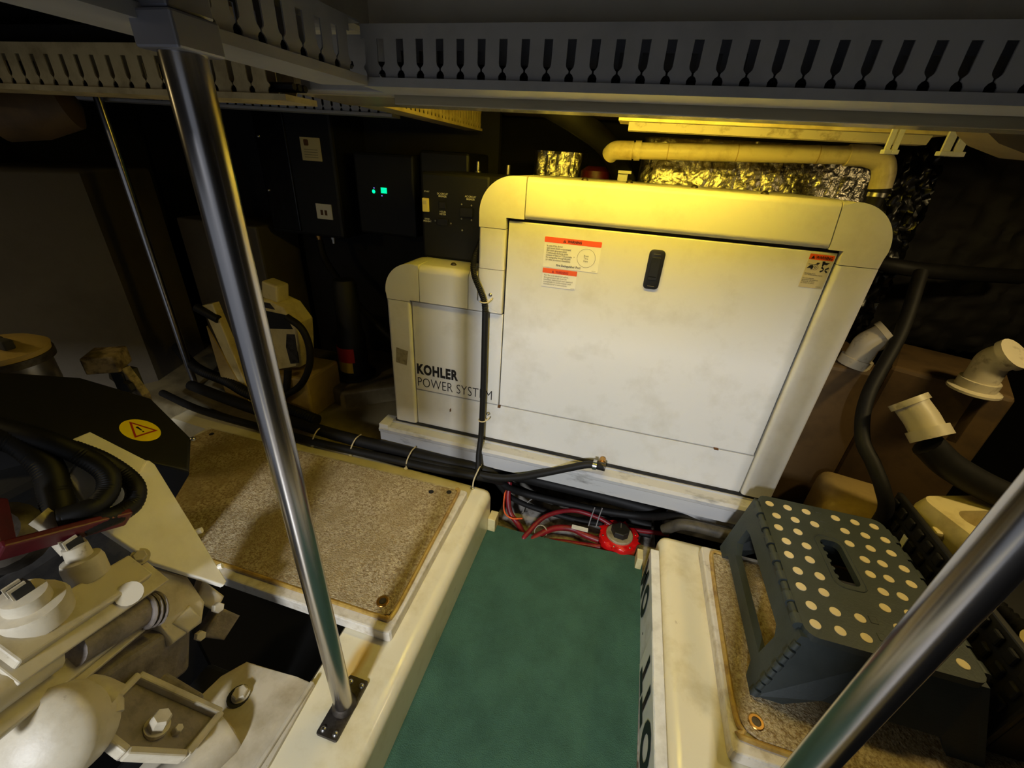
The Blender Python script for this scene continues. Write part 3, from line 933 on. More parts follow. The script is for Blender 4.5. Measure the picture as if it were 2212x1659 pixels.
# old fluorescent fixture over the generator
fx = thing('fluorescent_fixture', 'old cream unlit batten light fixture under the ceiling above the plastic pipe', 'light fixture', (0.26, 0.15, 1.19))
bm = new(); box(bm, (-0.080, 0.11, 1.2045), (0.60, 0.20, 1.2115), 0.001); put('cover_plate', bm, 'cream_plastic', fx)
bm = new(); prism(bm, [(0.125, 1.204), (0.135, 1.187), (0.175, 1.187), (0.185, 1.204)], (-0.055, 0, 0), Y, Z, (0.63, 0, 0), 0.0); put('channel', bm, 'pvc_dirty', fx)
bm = new(); box(bm, (0.1, 0.13, 1.2115), (0.14, 0.18, 1.2725)); put('hanger', bm, 'pvc_dirty', fx)
bm = new(); box(bm, (0.45, 0.13, 1.2115), (0.49, 0.18, 1.2725)); put('hanger', bm, 'pvc_dirty', fx)

# white hanger straps at upper right
for (hx, hy, zt, zb, w, lab) in ((0.452, 0.0, 1.2995, 1.163, 0.010, 'pair of white pipe hanger rods beside the plastic pipe elbow'),
                                 (0.548, 0.0, 1.2995, 1.165, 0.016, 'larger pair of white pipe hanger rods at the upper right')):
    h = thing('pipe_hanger', lab, 'hanger', (hx, hy, zb))
    for dx in (0, w * 1.25):
        b = new(); prism(b, [(-w * 0.42, 0), (w * 0.42, 0), (w * 0.42, zt - zb), (-w * 0.42, zt - zb)], (hx + dx, hy, zb), X, Z, (0, 0.006, 0)); put('rod', b, 'sign_white', h)
        b = new(); box(b, (hx + dx - w * 0.62, hy - 0.006, zb - 0.004), (hx + dx + w * 0.62, hy + 0.012, zb + 0.004), 0.001); put('foot', b, 'sign_white', h)
bm = new()
prism(bm, [(0.475, 1.30), (0.475, 1.20), (0.488, 1.184), (0.51, 1.170), (0.56, 1.155), (0.8, 1.145), (0.8, 1.30)], (0, -0.2, 0), X, Z, (0, 0.07, 0))
tag(put('ceiling_liner', bm, 'ceil_beige', smooth=True), 'curved beige liner panel of the ceiling at the far upper right', 'panel')

# loose string hanging under the ceiling
bm = new(); tube(bm, [(-0.30, 0.10, 1.272), (-0.302, 0.10, 1.25), (-0.298, 0.10, 1.232), (-0.304, 0.10, 1.215)], 0.003, 6, 6)
tag(put('cable_tie', bm, 'zip_tie', smooth=True), 'pale cable tie tail dangling under the ceiling above the generator', 'cable tie')

# ================================================================== white plastic pipe, foil wrap
pv = thing('plastic_pipe', 'cream plastic pipe running level behind the generator top and turning down', 'pipe', (0.25, 0.32, 1.07))
bm = new(); tube(bm, [(-0.088, 0.32, 1.149), (0.20, 0.32, 1.158), (0.525, 0.32, 1.170)], 0.0215, 20, spline=False); put('pipe', bm, 'pvc', pv, smooth=True)
bm = new(); tube(bm, [(-0.105, 0.34, 1.138), (-0.098, 0.33, 1.1445), (-0.085, 0.322, 1.149), (-0.04, 0.32, 1.1505)], 0.0245, 20, 6); put('socket', bm, 'pvc', pv, smooth=True)
bm = new(); tube(bm, [(-0.035, 0.32, 1.151), (-0.018, 0.32, 1.1515)], 0.0255, 20, spline=False); put('collar', bm, 'pvc', pv, smooth=True)
for xx in (0.055, 0.235, 0.43):
    bm = new(); tube(bm, [(xx, 0.32, 1.1535 + (xx - 0.055) * 0.034), (xx + 0.0025, 0.32, 1.1536 + (xx - 0.055) * 0.034)], 0.0221, 20, spline=False); put('joint_line', bm, 'tan_plastic', pv, smooth=True)
bm = new(); tube(bm, [(0.50, 0.32, 1.169), (0.545, 0.32, 1.170), (0.580, 0.32, 1.160), (0.597, 0.32, 1.135), (0.603, 0.32, 1.098)], 0.0255, 20, 6); put('elbow', bm, 'pvc', pv, smooth=True)
bm = new(); lathe(bm, [(0.021, 0), (0.021, 0.022)], (0.604, 0.32, 1.076), Z, 20); put('rubber_sleeve', bm, 'black_rubber', pv, smooth=True)
bm = new(); lathe(bm, [(0.0225, 0), (0.0225, 0.010)], (0.604, 0.32, 1.078), Z, 20); put('hose_clamp', bm, 'steel_plain', pv, smooth=True)
bm = new(); tube(bm, [(0.604, 0.32, 1.08), (0.605, 0.32, 0.95), (0.62, 0.34, 0.7)], 0.019, 14, 6); put('down_pipe', bm, 'black_rubber', pv, smooth=True)


def crumple(x0, x1, z0, z1, y, bulge, amp, nx, nz, label, name='foil_wrap', m='foil', thick=0.05, cat='insulation', seed=1):
    rnd = random.Random(seed)
    b = new()
    front = []
    for i in range(nx + 1):
        col = []
        for j in range(nz + 1):
            s = i / nx * 2 - 1
            t = j / nz * 2 - 1
            yy = y + bulge * (1 - math.sqrt(max(0.0, 1 - 0.96 * s ** 6))) + bulge * 0.7 * (1 - math.sqrt(max(0.0, 1 - 0.9 * t * t)))
            yy += amp * (math.sin(s * 23 + t * 7) * math.sin(t * 11 - s * 9) * 0.5 + (rnd.random() - 0.5) * 1.3)
            col.append(b.verts.new((x0 + (x1 - x0) * i / nx, yy, z0 + (z1 - z0) * j / nz)))
        front.append(col)
    for i in range(nx):
        for j in range(nz):
            b.faces.new((front[i][j], front[i + 1][j], front[i + 1][j + 1], front[i][j + 1]))
    r = bmesh.ops.extrude_face_region(b, geom=list(b.faces))
    for v in r['geom']:
        if isinstance(v, bmesh.types.BMVert):
            v.co.y = y + bulge + thick
    return tag(put(name, b, m, smooth=True, ang=80), label, cat)


crumple(-0.015, 0.67, 0.75, 1.20, 0.47, 0.06, 0.0055, 120, 76, 'crinkled silver foil insulation behind the top of the generator', seed=3)
crumple(-0.41, -0.215, -0.55, 1.145, 0.60, 0.06, 0.008, 24, 160, 'small piece of silver foil insulation behind the control box', seed=5)
crumple(0.685, 0.875, 0.55, 1.24, 0.55, 0.15, 0.022, 24, 50, 'glossy black crumpled plastic sheeting beside the generator', 'plastic_sheet', 'black_gloss', cat='sheeting', seed=8)
crumple(0.88, 1.62, 0.55, 1.24, 0.75, 0.15, 0.02, 40, 40, 'dark crumpled plastic sheeting on the far right bulkhead', 'plastic_sheet', 'hull_dark', cat='sheeting', seed=9)
bm = new(); lathe(bm, [(0.04, 0), (0.05, 0.005), (0.05, 1.64), (0.03, 1.655)], (-0.16, 0.55, -0.55), Z, 20)
tag(put('red_canister', bm, 'burgundy', smooth=True), 'dark red canister top peeking over the generator', 'canister')
bm = new(); tube(bm, [(-0.34, 0.30, 1.27), (-0.22, 0.37, 1.22), (-0.12, 0.46, 1.16), (-0.05, 0.53, 1.06)], 0.034, 14, 8)
tag(put('exhaust_hose', bm, 'black_rubber', smooth=True), 'thick black hose slanting down behind the generator top', 'hose')
bm = new(); box(bm, (-0.075, 0.40, 1.02), (-0.045, 0.42, 1.096), 0.001); box(bm, (-0.075, 0.38, 1.09), (-0.035, 0.42, 1.098), 0.001)
tag(put('bracket', bm, 'sign_white'), 'small white angle bracket behind the generator top', 'bracket')
for i, (fx_, fz, lab) in enumerate(((-0.56, 1.075, 'left'), (-0.45, 1.07, 'right'))):
    bm = new(); lathe(bm, [(0.012, 0), (0.012, 0.02), (0.007, 0.022), (0.007, 0.05)], (fx_, 0.45, fz - 0.03), Z, 12)
    tag(put('terminal_post', bm, 'steel_plain', smooth=True), ('left' if i == 0 else 'right') + ' of two small metal posts behind the control box', 'post')

# ================================================================== cables behind the mat, battery switch
def cable(label, pts, r, m='black_rubber', name='cable', cat='cable', group=None, ribs=None):
    b = new(); tube(b, pts, r, 12, 8, ribs=ribs)
    return tag(put(name, b, m, smooth=True), label, cat, group)


cable('thick black cable at the front of the loom along the left girder', [(-1.72, -0.05, 0.185), (-1.49, -0.085, 0.175), (-1.2, -0.092, 0.168), (-0.95, -0.098, 0.167), (-0.7, -0.09, 0.165), (-0.5, -0.085, 0.165), (-0.36, -0.074, 0.166), (-0.30, -0.03, 0.13), (-0.26, 0.03, 0.07), (-0.17, 0.06, 0.02), (0.05, 0.08, 0.0), (0.25, 0.07, 0.0)], 0.014)
cable('black loom of taped cables running behind the left girder under the rail', [(-1.65, 0.02, 0.20), (-1.36, -0.02, 0.195), (-1.05, -0.05, 0.19), (-0.85, -0.058, 0.185), (-0.66, -0.050, 0.178), (-0.48, -0.045, 0.172), (-0.36, -0.03, 0.165), (-0.29, -0.01, 0.14), (-0.24, 0.05, 0.10), (-0.14, 0.08, 0.075), (0.05, 0.09, 0.065), (0.22, 0.08, 0.065), (0.285, 0.06, 0.075)], 0.021)
cable('black cable sagging below the rail toward the red switch', [(-0.33, -0.012, 0.14), (-0.265, 0.0, 0.085), (-0.20, 0.025, 0.05), (-0.10, 0.035, 0.04), (0.04, 0.045, 0.035), (0.17, 0.05, 0.045), (0.235, 0.03, 0.08), (0.30, -0.02, 0.150), (0.38, -0.055, 0.168), (0.60, -0.045, 0.168)], 0.013)
cable('slim black cable lowest of the bundle beneath the rail', [(-0.30, -0.015, 0.11), (-0.245, 0.0, 0.04), (-0.15, 0.015, 0.002), (0.0, 0.02, -0.008), (0.10, 0.035, -0.012), (0.25, 0.035, -0.010)], 0.010)
cable('grey-brown taped cable over the far end of the right girder', [(0.265, -0.05, 0.11), (0.30, -0.06, 0.155), (0.345, -0.068, 0.170), (0.42, -0.072, 0.172), (0.55, -0.07, 0.172), (0.75, -0.06, 0.172)], 0.017, 'tape_brown')
cable('black corrugated conduit behind the hatch at far left', [(-1.95, 0.22, 0.24), (-1.70, 0.10, 0.235), (-1.50, 0.06, 0.23), (-1.36, 0.02, 0.225), (-1.20, 0.0, 0.215), (-1.0, -0.03, 0.21)], 0.022, 'conduit', ribs=(0.012, 0.003))
before_well = set(bpy.data.objects)
# red battery cables
cable('dark red battery cable arching highest over the others to the switch', [(-0.168, -0.165, 0.020), (-0.160, -0.145, 0.036), (-0.115, -0.065, 0.055), (-0.03, -0.012, 0.062), (0.06, -0.008, 0.055), (0.12, -0.02, 0.045), (0.18, -0.01, 0.04), (0.30, 0.0, 0.05)], 0.008, 'red_cable')
cable('thick red battery cable entering the switch on its left', [(-0.145, -0.165, 0.018), (-0.132, -0.14, 0.026), (-0.08, -0.085, 0.030), (-0.02, -0.065, 0.030), (0.03, -0.078, 0.030), (0.075, -0.085, 0.030)], 0.0105, 'red_cable')
cable('thick red battery cable nearest the mat edge', [(-0.125, -0.165, 0.012), (-0.105, -0.14, 0.014), (-0.05, -0.122, 0.016), (0.03, -0.112, 0.018), (0.082, -0.105, 0.022)], 0.0105, 'red_cable')
cable('red battery cable coming down at the far left corner', [(-0.262, -0.01, 0.12), (-0.255, -0.045, 0.075), (-0.235, -0.075, 0.040), (-0.20, -0.095, 0.018), (-0.17, -0.13, 0.012)], 0.0095, 'red_cable')
cable('thin orange wire looping beside the red cable at the left corner', [(-0.268, 0.0, 0.13), (-0.268, -0.05, 0.085), (-0.255, -0.085, 0.050), (-0.225, -0.098, 0.042), (-0.19, -0.085, 0.040)], 0.0028, 'orange_wire', cat='wire')
for i, (p0, lab) in enumerate((((-0.20, -0.035, 0.01), 'grey cable tie standing up from the black cables near the left corner'), ((0.035, -0.035, 0.03), 'grey cable tie around the black cables left of the switch'), ((0.06, -0.035, 0.035), 'taller grey cable tie around the black cables nearest the switch'))):
    p = Vector(p0)
    bm = new(); tube(bm, [p, p + V(0.004, 0.018, 0.03), p + V(0.010 if i else 0.03, 0.04, 0.055)], 0.0022, 6, 5)
    tag(put('cable_tie', bm, 'zip_grey', smooth=True), lab, 'cable tie')
bm = new(); tube(bm, [(-0.118 + 0.021 * math.cos(a), -0.112 + 0.012 * math.sin(a), 0.028 + 0.020 * math.sin(a)) for a in [i * math.pi / 7 for i in range(15)]], 0.002, 6, spline=False)
tag(put('cable_tie', bm, 'khaki', smooth=True), 'tan cable tie around two red cables by the mat edge', 'cable tie')
well_1 = set(bpy.data.objects) - before_well
for i, (tx, ty, lab) in enumerate(((-0.97, -0.072, 'beside the pole'), (-0.815, -0.07, 'at the middle of the hatch'), (-0.60, -0.068, 'left of the conduit'), (-0.352, -0.082, 'at the far corner of the girder'))):
    bm = new(); tube(bm, [(tx, ty - 0.032, 0.152), (tx + 0.002, ty - 0.028, 0.18), (tx + 0.008, ty - 0.006, 0.205), (tx + 0.006, ty + 0.03, 0.20)], 0.0024, 6, 6)
    t_ = tag(put('cable_tie', bm, 'zip_tie', smooth=True), 'tan cable tie holding the loom ' + lab, 'cable tie')
    bm = new(); lathe(bm, [(0.007, 0), (0.007, 0.003), (0.003, 0.005)], (tx, ty - 0.034, 0.150), Z, 12); put('tie_base', bm, 'steel_plain' if i == 3 else 'cream_plastic', t_, smooth=True)

before_well = set(bpy.data.objects)
sw = thing('battery_switch', 'round red rotary battery switch with a black knob at the mat edge', 'switch', (0.138, -0.058, -0.004))
bm = new()
pr = []
for i in range(48):
    a = 2 * math.pi * i / 48
    rr = 0.066 - 0.006 * max(0.0, math.cos(4 * a + 0.8)) ** 2
    pr.append((rr * math.cos(a), rr * math.sin(a)))
prism(bm, pr, (0.138, -0.058, 0.050), X, Y, (0, 0, -0.054), 0.012, 3); put('body', bm, 'red_switch', sw, smooth=True, ang=50)
bm = new(); lathe(bm, [(0.044, 0), (0.044, 0.006), (0.041, 0.009), (0.030, 0.009)], (0.138, -0.058, 0.0495), Z, 32); put('bezel', bm, 'khaki', sw, smooth=True)
bm = new(); prism(bm, [(0.030 * math.cos(a), 0.030 * math.sin(a)) for a in [math.radians(x) for x in (10, 60, 100, 170, 235, 290, 330)]], (0.138, -0.058, 0.080), X, Y, (0, 0, -0.022), 0.003); kn = put('knob', bm, 'black_plastic', sw)
bm = new(); box(bm, (0.1365, -0.055, 0.0802), (0.1395, -0.034, 0.0808)); put('knob_mark', bm, 'ink_grey', sw)
for a in (200, 255, 310, 20, 80, 140):
    bm = new(); dome(bm, (0.138 + 0.056 * math.cos(math.radians(a)), -0.058 + 0.056 * math.sin(math.radians(a)), 0.0485), Z, 0.004, 0.003); put('screw', bm, 'steel_plain', sw, smooth=True)
bm = new(); prism(bm, rrect(-0.02, -0.012, 0.035, 0.006, 0.001, 1), (0.0, -0.064, 0.043), X, Y, (0, 0, 0.001)); 
tag(put('paper_tag', bm, 'sign_white'), 'small white tape flag on the red cable', 'tag')

# the well floor behind the mat lies a little lower than the walkway
for o in well_1 | (set(bpy.data.objects) - before_well):
    if o.parent is None:
        o.location = Vector(o.location) + Vector((0.0030, 0.026, -0.026))

# ================================================================== folding step stool
st = thing('step_stool', 'dark grey-green folding step stool with cream grip dots on the right hatch', 'step stool', (0.59, -0.30, 0.188))
sx0, sx1, sy0, sy1, szt = 0.446, 0.734, -0.494, -0.101, 0.360
# top slab with the hand slot
slot = rrect(-0.024, -0.058, 0.020, 0.066, 0.014, 4)
cx_, cy_ = 0.578, -0.285
b = new()
outer = rrect(sx0, sy0, sx1, sy1, 0.022, 4)
vo = [b.verts.new((p[0], p[1], szt)) for p in outer]
vi = [b.verts.new((cx_ + p[0], cy_ + p[1], szt)) for p in slot]
eo = [b.edges.new((vo[i], vo[(i + 1) % len(vo)])) for i in range(len(vo))]
ei = [b.edges.new((vi[i], vi[(i + 1) % len(vi)])) for i in range(len(vi))]
bmesh.ops.triangle_fill(b, edges=eo + ei, use_beauty=True)
r = bmesh.ops.extrude_face_region(b, geom=list(b.faces))
bmesh.ops.translate(b, verts=[v for v in r['geom'] if isinstance(v, bmesh.types.BMVert)], vec=(0, 0, -0.016))
top = put('top', b, 'stool_teal', st)
b = new()
rim = rrect(cx_ - 0.033, cy_ - 0.070, cx_ + 0.028, cy_ + 0.078, 0.018, 4)
tube(b, [(p[0], p[1], szt) for p in rim + [rim[0]]], 0.0016, 6, spline=False, caps=False); put('slot_rim', b, 'stool_teal', top)
for k in range(5):
    b = new(); lathe(b, [(0.0055, 0), (0.0055, 0.014)], (cx_ - 0.0235, cy_ - 0.040 + k * 0.021, szt - 0.0145), Z, 10); put('finger_bump', b, 'stool_teal', top, smooth=True)
# grip dots
b = new(); lathe(b, [(0.0098, 0), (0.0098, 0.0010), (0.0090, 0.0016)], (0, 0, 0), Z, 18)
first = None
cols = (0.088, 0.235, 0.385, 0.615, 0.765, 0.910)
for ri in range(9):
    fy = 0.925 - ri * 0.1065
    for ci, fxx in enumerate(cols):
        if ci == 2 and 2 <= ri <= 6:
            continue
        if ci == 3 and 3 <= ri <= 5:
            fxx += 0.03
        px = sx0 + (sx1 - sx0) * fxx + (0.004 if ri % 2 else -0.002)
        py = sy0 + (sy1 - sy0) * fy
        if first is None:
            for v in b.verts:
                v.co += Vector((px, py, szt))
            first = put('grip_dot', b, 'dot_cream', st)
            f0 = Vector((px, py, szt))
        else:
            dup_child(first, st, Vector((px, py, szt)) - f0)
# centre fold line knuckles
for (fy) in (0.10, 0.19, 0.80, 0.88, 0.96):
    b = new(); box(b, (cx_ + 0.0, sy0 + (sy1 - sy0) * fy - 0.008, szt - 0.002), (cx_ + 0.014, sy0 + (sy1 - sy0) * fy + 0.008, szt + 0.0012), 0.001); put('fold_tab', b, 'stool_teal', top)
# hinge knuckles along both long edges
for side, hx in ((0, sx0 - 0.004), (1, sx1 + 0.004)):
    n = 14
    for k in range(n):
        ya = sy0 + 0.022 + (sy1 - sy0 - 0.044) * k / n
        yb = sy0 + 0.022 + (sy1 - sy0 - 0.044) * (k + 0.92) / n
        rr = 0.0105 if k % 2 == 0 else 0.007
        b = new(); lathe(b, [(rr, 0), (rr, yb - ya)], (hx, ya, szt - 0.009), Y, 12); put('hinge_knuckle', b, 'stool_teal', st, smooth=True)


def leg_panel(name, xt, xb, m='stool_teal'):
    """side panel with a long window and two feet, sloping from xt at the top to xb at the floor"""
    zt_, zb_ = szt - 0.012, 0.188
    yb0, yb1 = sy0 - 0.035, sy1 - 0.044

    def P3(fy, fz):
        y = (sy0 + 0.004) * (1 - fy) + (sy1 - 0.004) * fy
        yb = yb0 * (1 - fy) + yb1 * fy
        return Vector((xb + (xt - xb) * fz, yb + (y - yb) * fz, zb_ + (zt_ - zb_) * fz))
    outl = [(0, 0), (0.10, 0), (0.14, 0.14), (0.86, 0.14), (0.90, 0), (1, 0), (1, 1), (0, 1)]
    win = [(0.13, 0.30), (0.80, 0.30), (0.86, 0.40), (0.86, 0.66), (0.80, 0.70), (0.16, 0.70), (0.12, 0.62)]
    b = new()
    vo = [b.verts.new(P3(*p)) for p in outl]
    vi = [b.verts.new(P3(*p)) for p in win]
    e1 = [b.edges.new((vo[i], vo[(i + 1) % len(vo)])) for i in range(len(vo))]
    e2 = [b.edges.new((vi[i], vi[(i + 1) % len(vi)])) for i in range(len(vi))]
    bmesh.ops.triangle_fill(b, edges=e1 + e2, use_beauty=True)
    r = bmesh.ops.extrude_face_region(b, geom=list(b.faces))
    s = 1 if xb < xt else -1
    bmesh.ops.translate(b, verts=[v for v in r['geom'] if isinstance(v, bmesh.types.BMVert)], vec=(0.016 * s, 0, 0))
    return put(name, b, m, st)


leg_panel('side_panel', sx0 - 0.004, 0.394)
leg_panel('side_panel', sx1 + 0.004, 0.786)
# folding end panels (near and far), two leaves each
for yy, yb, sgn in ((sy0 + 0.004, sy0 - 0.034, -1), (sy1 - 0.004, sy1 - 0.046, 1)):
    for (xa, xb_, xa2, xb2) in ((sx0 + 0.004, 0.402, 0.590, 0.590), (0.592, 0.592, sx1 - 0.004, 0.778)):
        b = new()
        P = [(xa, yy, szt - 0.014), (xa2, yy, szt - 0.014), (xb2, yb, 0.235 if xa2 < 0.6 else 0.188), ((xb2 * 0.55 + xb_ * 0.45), yb, 0.235), (xb_ + 0.05 if xa2 < 0.6 else xb_, yb, 0.188 if xa2 < 0.6 else 0.235), (xb_, yb, 0.188 if xa2 < 0.6 else 0.235)]
        if xa2 >= 0.6:
            P = [(xa, yy, szt - 0.014), (xa2, yy, szt - 0.014), (xb2, yb, 0.188), (xb2 - 0.05, yb, 0.188), (xb2 - 0.08, yb, 0.235), (xb_, yb, 0.235)]
        f = b.faces.new([b.verts.new(p) for p in P])
        r = bmesh.ops.extrude_face_region(b, geom=[f])
        bmesh.ops.translate(b, verts=[v for v in r['geom'] if isinstance(v, bmesh.types.BMVert)], vec=(0, -0.012 * sgn, 0))
        put('end_panel', b, 'stool_teal', st)
# knuckles down the near left corner
for k in range(8):
    t = 0.08 + k * 0.115
    p0 = Vector((sx0 - 0.002, sy0 + 0.002, szt - 0.014)).lerp(Vector((0.398, sy0 - 0.034, 0.188)), t)
    p1 = Vector((sx0 - 0.002, sy0 + 0.002, szt - 0.014)).lerp(Vector((0.398, sy0 - 0.034, 0.188)), t + 0.085)
    b = new(); tube(b, [p0, p1], 0.0078 if k % 2 else 0.006, 10, spline=False); put('hinge_knuckle', b, 'stool_teal', st, smooth=True)

# ================================================================== right side: boxes, jug, hoses
def rotz(a):
    return Matrix.Rotation(math.radians(a), 3, 'Z')


cr = thing('battery_box', 'black ribbed battery box behind the step stool', 'battery box', (0.95, -0.22, 0.186))
b = new(); box(b, (0.800, -0.50, 0.188), (1.15, -0.02, 0.345), 0.008); put('body', b, 'black_plastic', cr)
b = new(); box(b, (0.787, -0.50, 0.188), (0.8005, -0.02, 0.405), 0.004); put('ribbed_side', b, 'black_plastic', cr)
for r_ in range(5):
    for k in range(13):
        b = new(); box(b, (0.779, -0.485 + k * 0.036, 0.205 + r_ * 0.040), (0.7885, -0.463 + k * 0.036, 0.232 + r_ * 0.040), 0.004); put('rib', b, 'black_rubber', cr)
jug = thing('plastic_jug', 'cream plastic container with an oval handle recess lying at the right edge', 'container', (0.90, -0.12, 0.345))
R20 = rotz(20)
pv_ = (0.905, -0.115, 0.39)
b = new()
outer = rrect(-0.125, -0.085, 0.125, 0.085, 0.03, 4)
rec = rrect(-0.085, -0.030, 0.095, 0.030, 0.029, 6)
oV = Vector((0.945, -0.095, -0.010))
lv = []
for (sc, z) in ((0.94, 0.3555), (1.0, 0.370), (1.0, 0.395), (1.03, 0.400), (1.03, 0.412), (0.95, 0.440)):
    lv.append([b.verts.new(R20 @ Vector((p[0] * sc, p[1] * sc, z)) + oV) for p in outer])
for a_, c_ in zip(lv, lv[1:]):
    for i in range(len(outer)):
        j = (i + 1) % len(outer)
        b.faces.new((a_[i], a_[j], c_[j], c_[i]))
b.faces.new(lv[0][::-1])
rv = [b.verts.new(R20 @ Vector((p[0], p[1], 0.440)) + oV) for p in rec]
e1 = [b.edges.get((lv[-1][i], lv[-1][(i + 1) % len(outer)])) for i in range(len(outer))]
e2 = [b.edges.new((rv[i], rv[(i + 1) % len(rec)])) for i in range(len(rec))]
bmesh.ops.triangle_fill(b, edges=e1 + e2, use_beauty=True)
rw = [b.verts.new(R20 @ Vector((p[0] * 0.90, p[1] * 0.72, 0.385)) + oV) for p in rec]
for i in range(len(rec)):
    j = (i + 1) % len(rec)
    b.faces.new((rv[i], rv[j], rw[j], rw[i]))
b.faces.new(rw)
put('body', b, 'cream_plastic', jug, smooth=True, ang=50)
b = new(); box(b, (0.812, -0.150, 0.378), (0.840, -0.125, 0.398), 0.006); put('lug', b, 'cream_plastic', jug, smooth=True)
b = new(); tube(b, [R20 @ Vector((-0.055, 0.0, 0.397)) + oV, R20 @ Vector((0.065, 0.0, 0.397)) + oV], 0.007, 10, spline=False); put('handle_bar', b, 'cream_plastic', jug, smooth=True)

b = new()
for lo, hi, bv in (((0.700, 0.00, 0.06), (0.880, 0.20, 0.295), 0.035),):
    box(b, lo, hi, bv, 5, rot=rotz(-12))
tag(put('plastic_tank', b, 'tan_plastic', smooth=True, ang=60), 'tan rounded plastic tank below the brown boxes right of the generator', 'tank')

bb = thing('battery_case', 'brown box with a pipe elbow on its lid close to the generator', 'box', (0.72, 0.36, 0.1))
b = new(); box(b, (0.60, 0.24, 0.10), (0.790, 0.52, 0.625), 0.012); put('body', b, 'brown_box', bb)
bb2 = thing('battery_case', 'brown box with a ridge along its edge at the far right', 'box', (0.95, 0.26, 0.1))
b = new(); box(b, (0.860, 0.20, 0.10), (1.12, 0.50, 0.640), 0.012, rot=rotz(-28)); put('body', b, 'brown_box', bb2)
b = new(); box(b, (1.045, 0.20, 0.47), (1.075, 0.50, 0.655), 0.004, rot=rotz(-28), piv=(0.99, 0.35, 0.5)); put('ridge', b, 'brown_box', bb2)


def elbow(label, base, mid, tip, r, collar):
    e = thing('pipe_elbow', label, 'pipe fitting', base)
    bs, md, tp_ = Vector(base), Vector(mid), Vector(tip)
    b = new(); tube(b, [bs, bs.lerp(md, 0.6), md, md.lerp(tp_, 0.5), tp_], r, 18, 6); put('bend', b, 'pvc_dirty', e, smooth=True)
    d = (md - bs).normalized()
    b = new(); tube(b, [bs - d * 0.004, bs + d * 0.022], r * 1.2, 18, spline=False); put('collar', b, 'pvc_dirty', e, smooth=True)
    d2 = (tp_ - md).normalized()
    b = new(); tube(b, [tp_ - d2 * 0.012, tp_ + d2 * 0.003], r * 1.17, 18, spline=False); put('rim', b, 'pvc_dirty', e, smooth=True)
    return e


elbow('pale pipe elbow nearest the generator edge, bending toward the upper right', (0.712, 0.28, 0.627), (0.722, 0.28, 0.695), (0.756, 0.275, 0.735), 0.035, 0)
elbow('pale pipe elbow on a flanged base at the far right edge', (0.945, 0.17, 0.652), (0.945, 0.168, 0.728), (0.958, 0.145, 0.760), 0.035, 0)
b = new(); lathe(b, [(0.055, 0), (0.055, 0.006), (0.045, 0.010)], (0.945, 0.17, 0.641), Z, 24)
tag(put('pipe_flange', b, 'pvc_dirty', smooth=True), 'round pale flange under the far right pipe elbow', 'flange')
elbow('pale pipe elbow lowest of the three, pointing down to the right', (0.795, -0.005, 0.570), (0.775, 0.025, 0.600), (0.748, 0.055, 0.630), 0.036, 0)
cable('black hose running down from the right bulkhead between the brown boxes', [(0.80, 0.35, 0.90), (0.77, 0.25, 0.75), (0.70, 0.125, 0.60), (0.690, 0.045, 0.51), (0.712, -0.01, 0.465), (0.735, -0.05, 0.42), (0.76, -0.06, 0.36), (0.765, -0.05, 0.25), (0.77, -0.05, 0.17)], 0.017, 'black_rubber', 'hose', 'hose')
cable('black ribbed hose lying on the battery box at the right', [(0.84, -0.24, 0.366), (0.85, -0.33, 0.366), (0.90, -0.41, 0.366), (1.0, -0.46, 0.366), (1.1, -0.48, 0.366)], 0.019, 'conduit', 'hose', 'hose', ribs=(0.012, 0.004))
cable('broad black pipe across the dark right bulkhead', [(0.56, 0.52, 0.905), (0.70, 0.47, 0.90), (0.85, 0.45, 0.89), (1.2, 0.60, 0.88)], 0.022, 'black_rubber', 'hose', 'hose')
cable('thick dark hose in front of the brown boxes at the right', [(0.80, 0.0, 0.545), (0.87, -0.02, 0.50), (1.0, -0.04, 0.46), (1.2, -0.06, 0.44)], 0.034, 'black_rubber', 'hose', 'hose')
b = new(); box(b, (0.775, -0.335, 0.405), (0.812, -0.295, 0.432), 0.005, rot=rotz(30))
tag(put('cream_block', b, 'cream_plastic', smooth=True), 'small cream plastic block on the battery box behind the pole', 'block')
b = new(); prism(b, [(-0.006, -0.015), (0.008, -0.015), (0.012, 0.018), (-0.004, 0.018)], (0.7785, -0.135, 0.335), V(0, 1, 0), Z, (-0.002, 0, 0))
tag(put('paper_tag', b, 'sign_white'), 'tiny white tag on the side of the battery box', 'tag')
disc = thing('filler_cap', 'cream round cap at the right picture edge below the pole', 'cap', (0.86, -0.42, 0.345))
b = new(); lathe(b, [(0.030, 0), (0.030, 0.02), (0.042, 0.024), (0.045, 0.034), (0.038, 0.042), (0, 0.043)], (0.87, -0.405, 0.3455), Z, 28); put('cap', b, 'cream_plastic', disc, smooth=True)
b = new(); prism(b, [(-0.004, -0.03), (0.004, -0.03), (0.004, 0.03), (-0.004, 0.03)], (0.80, -0.42, 0.3475), V(1, 0, 0), V(0.4, -0.9, 0).normalized(), (0, 0, 0.003)); put('strap', b, 'cream_plastic', disc)

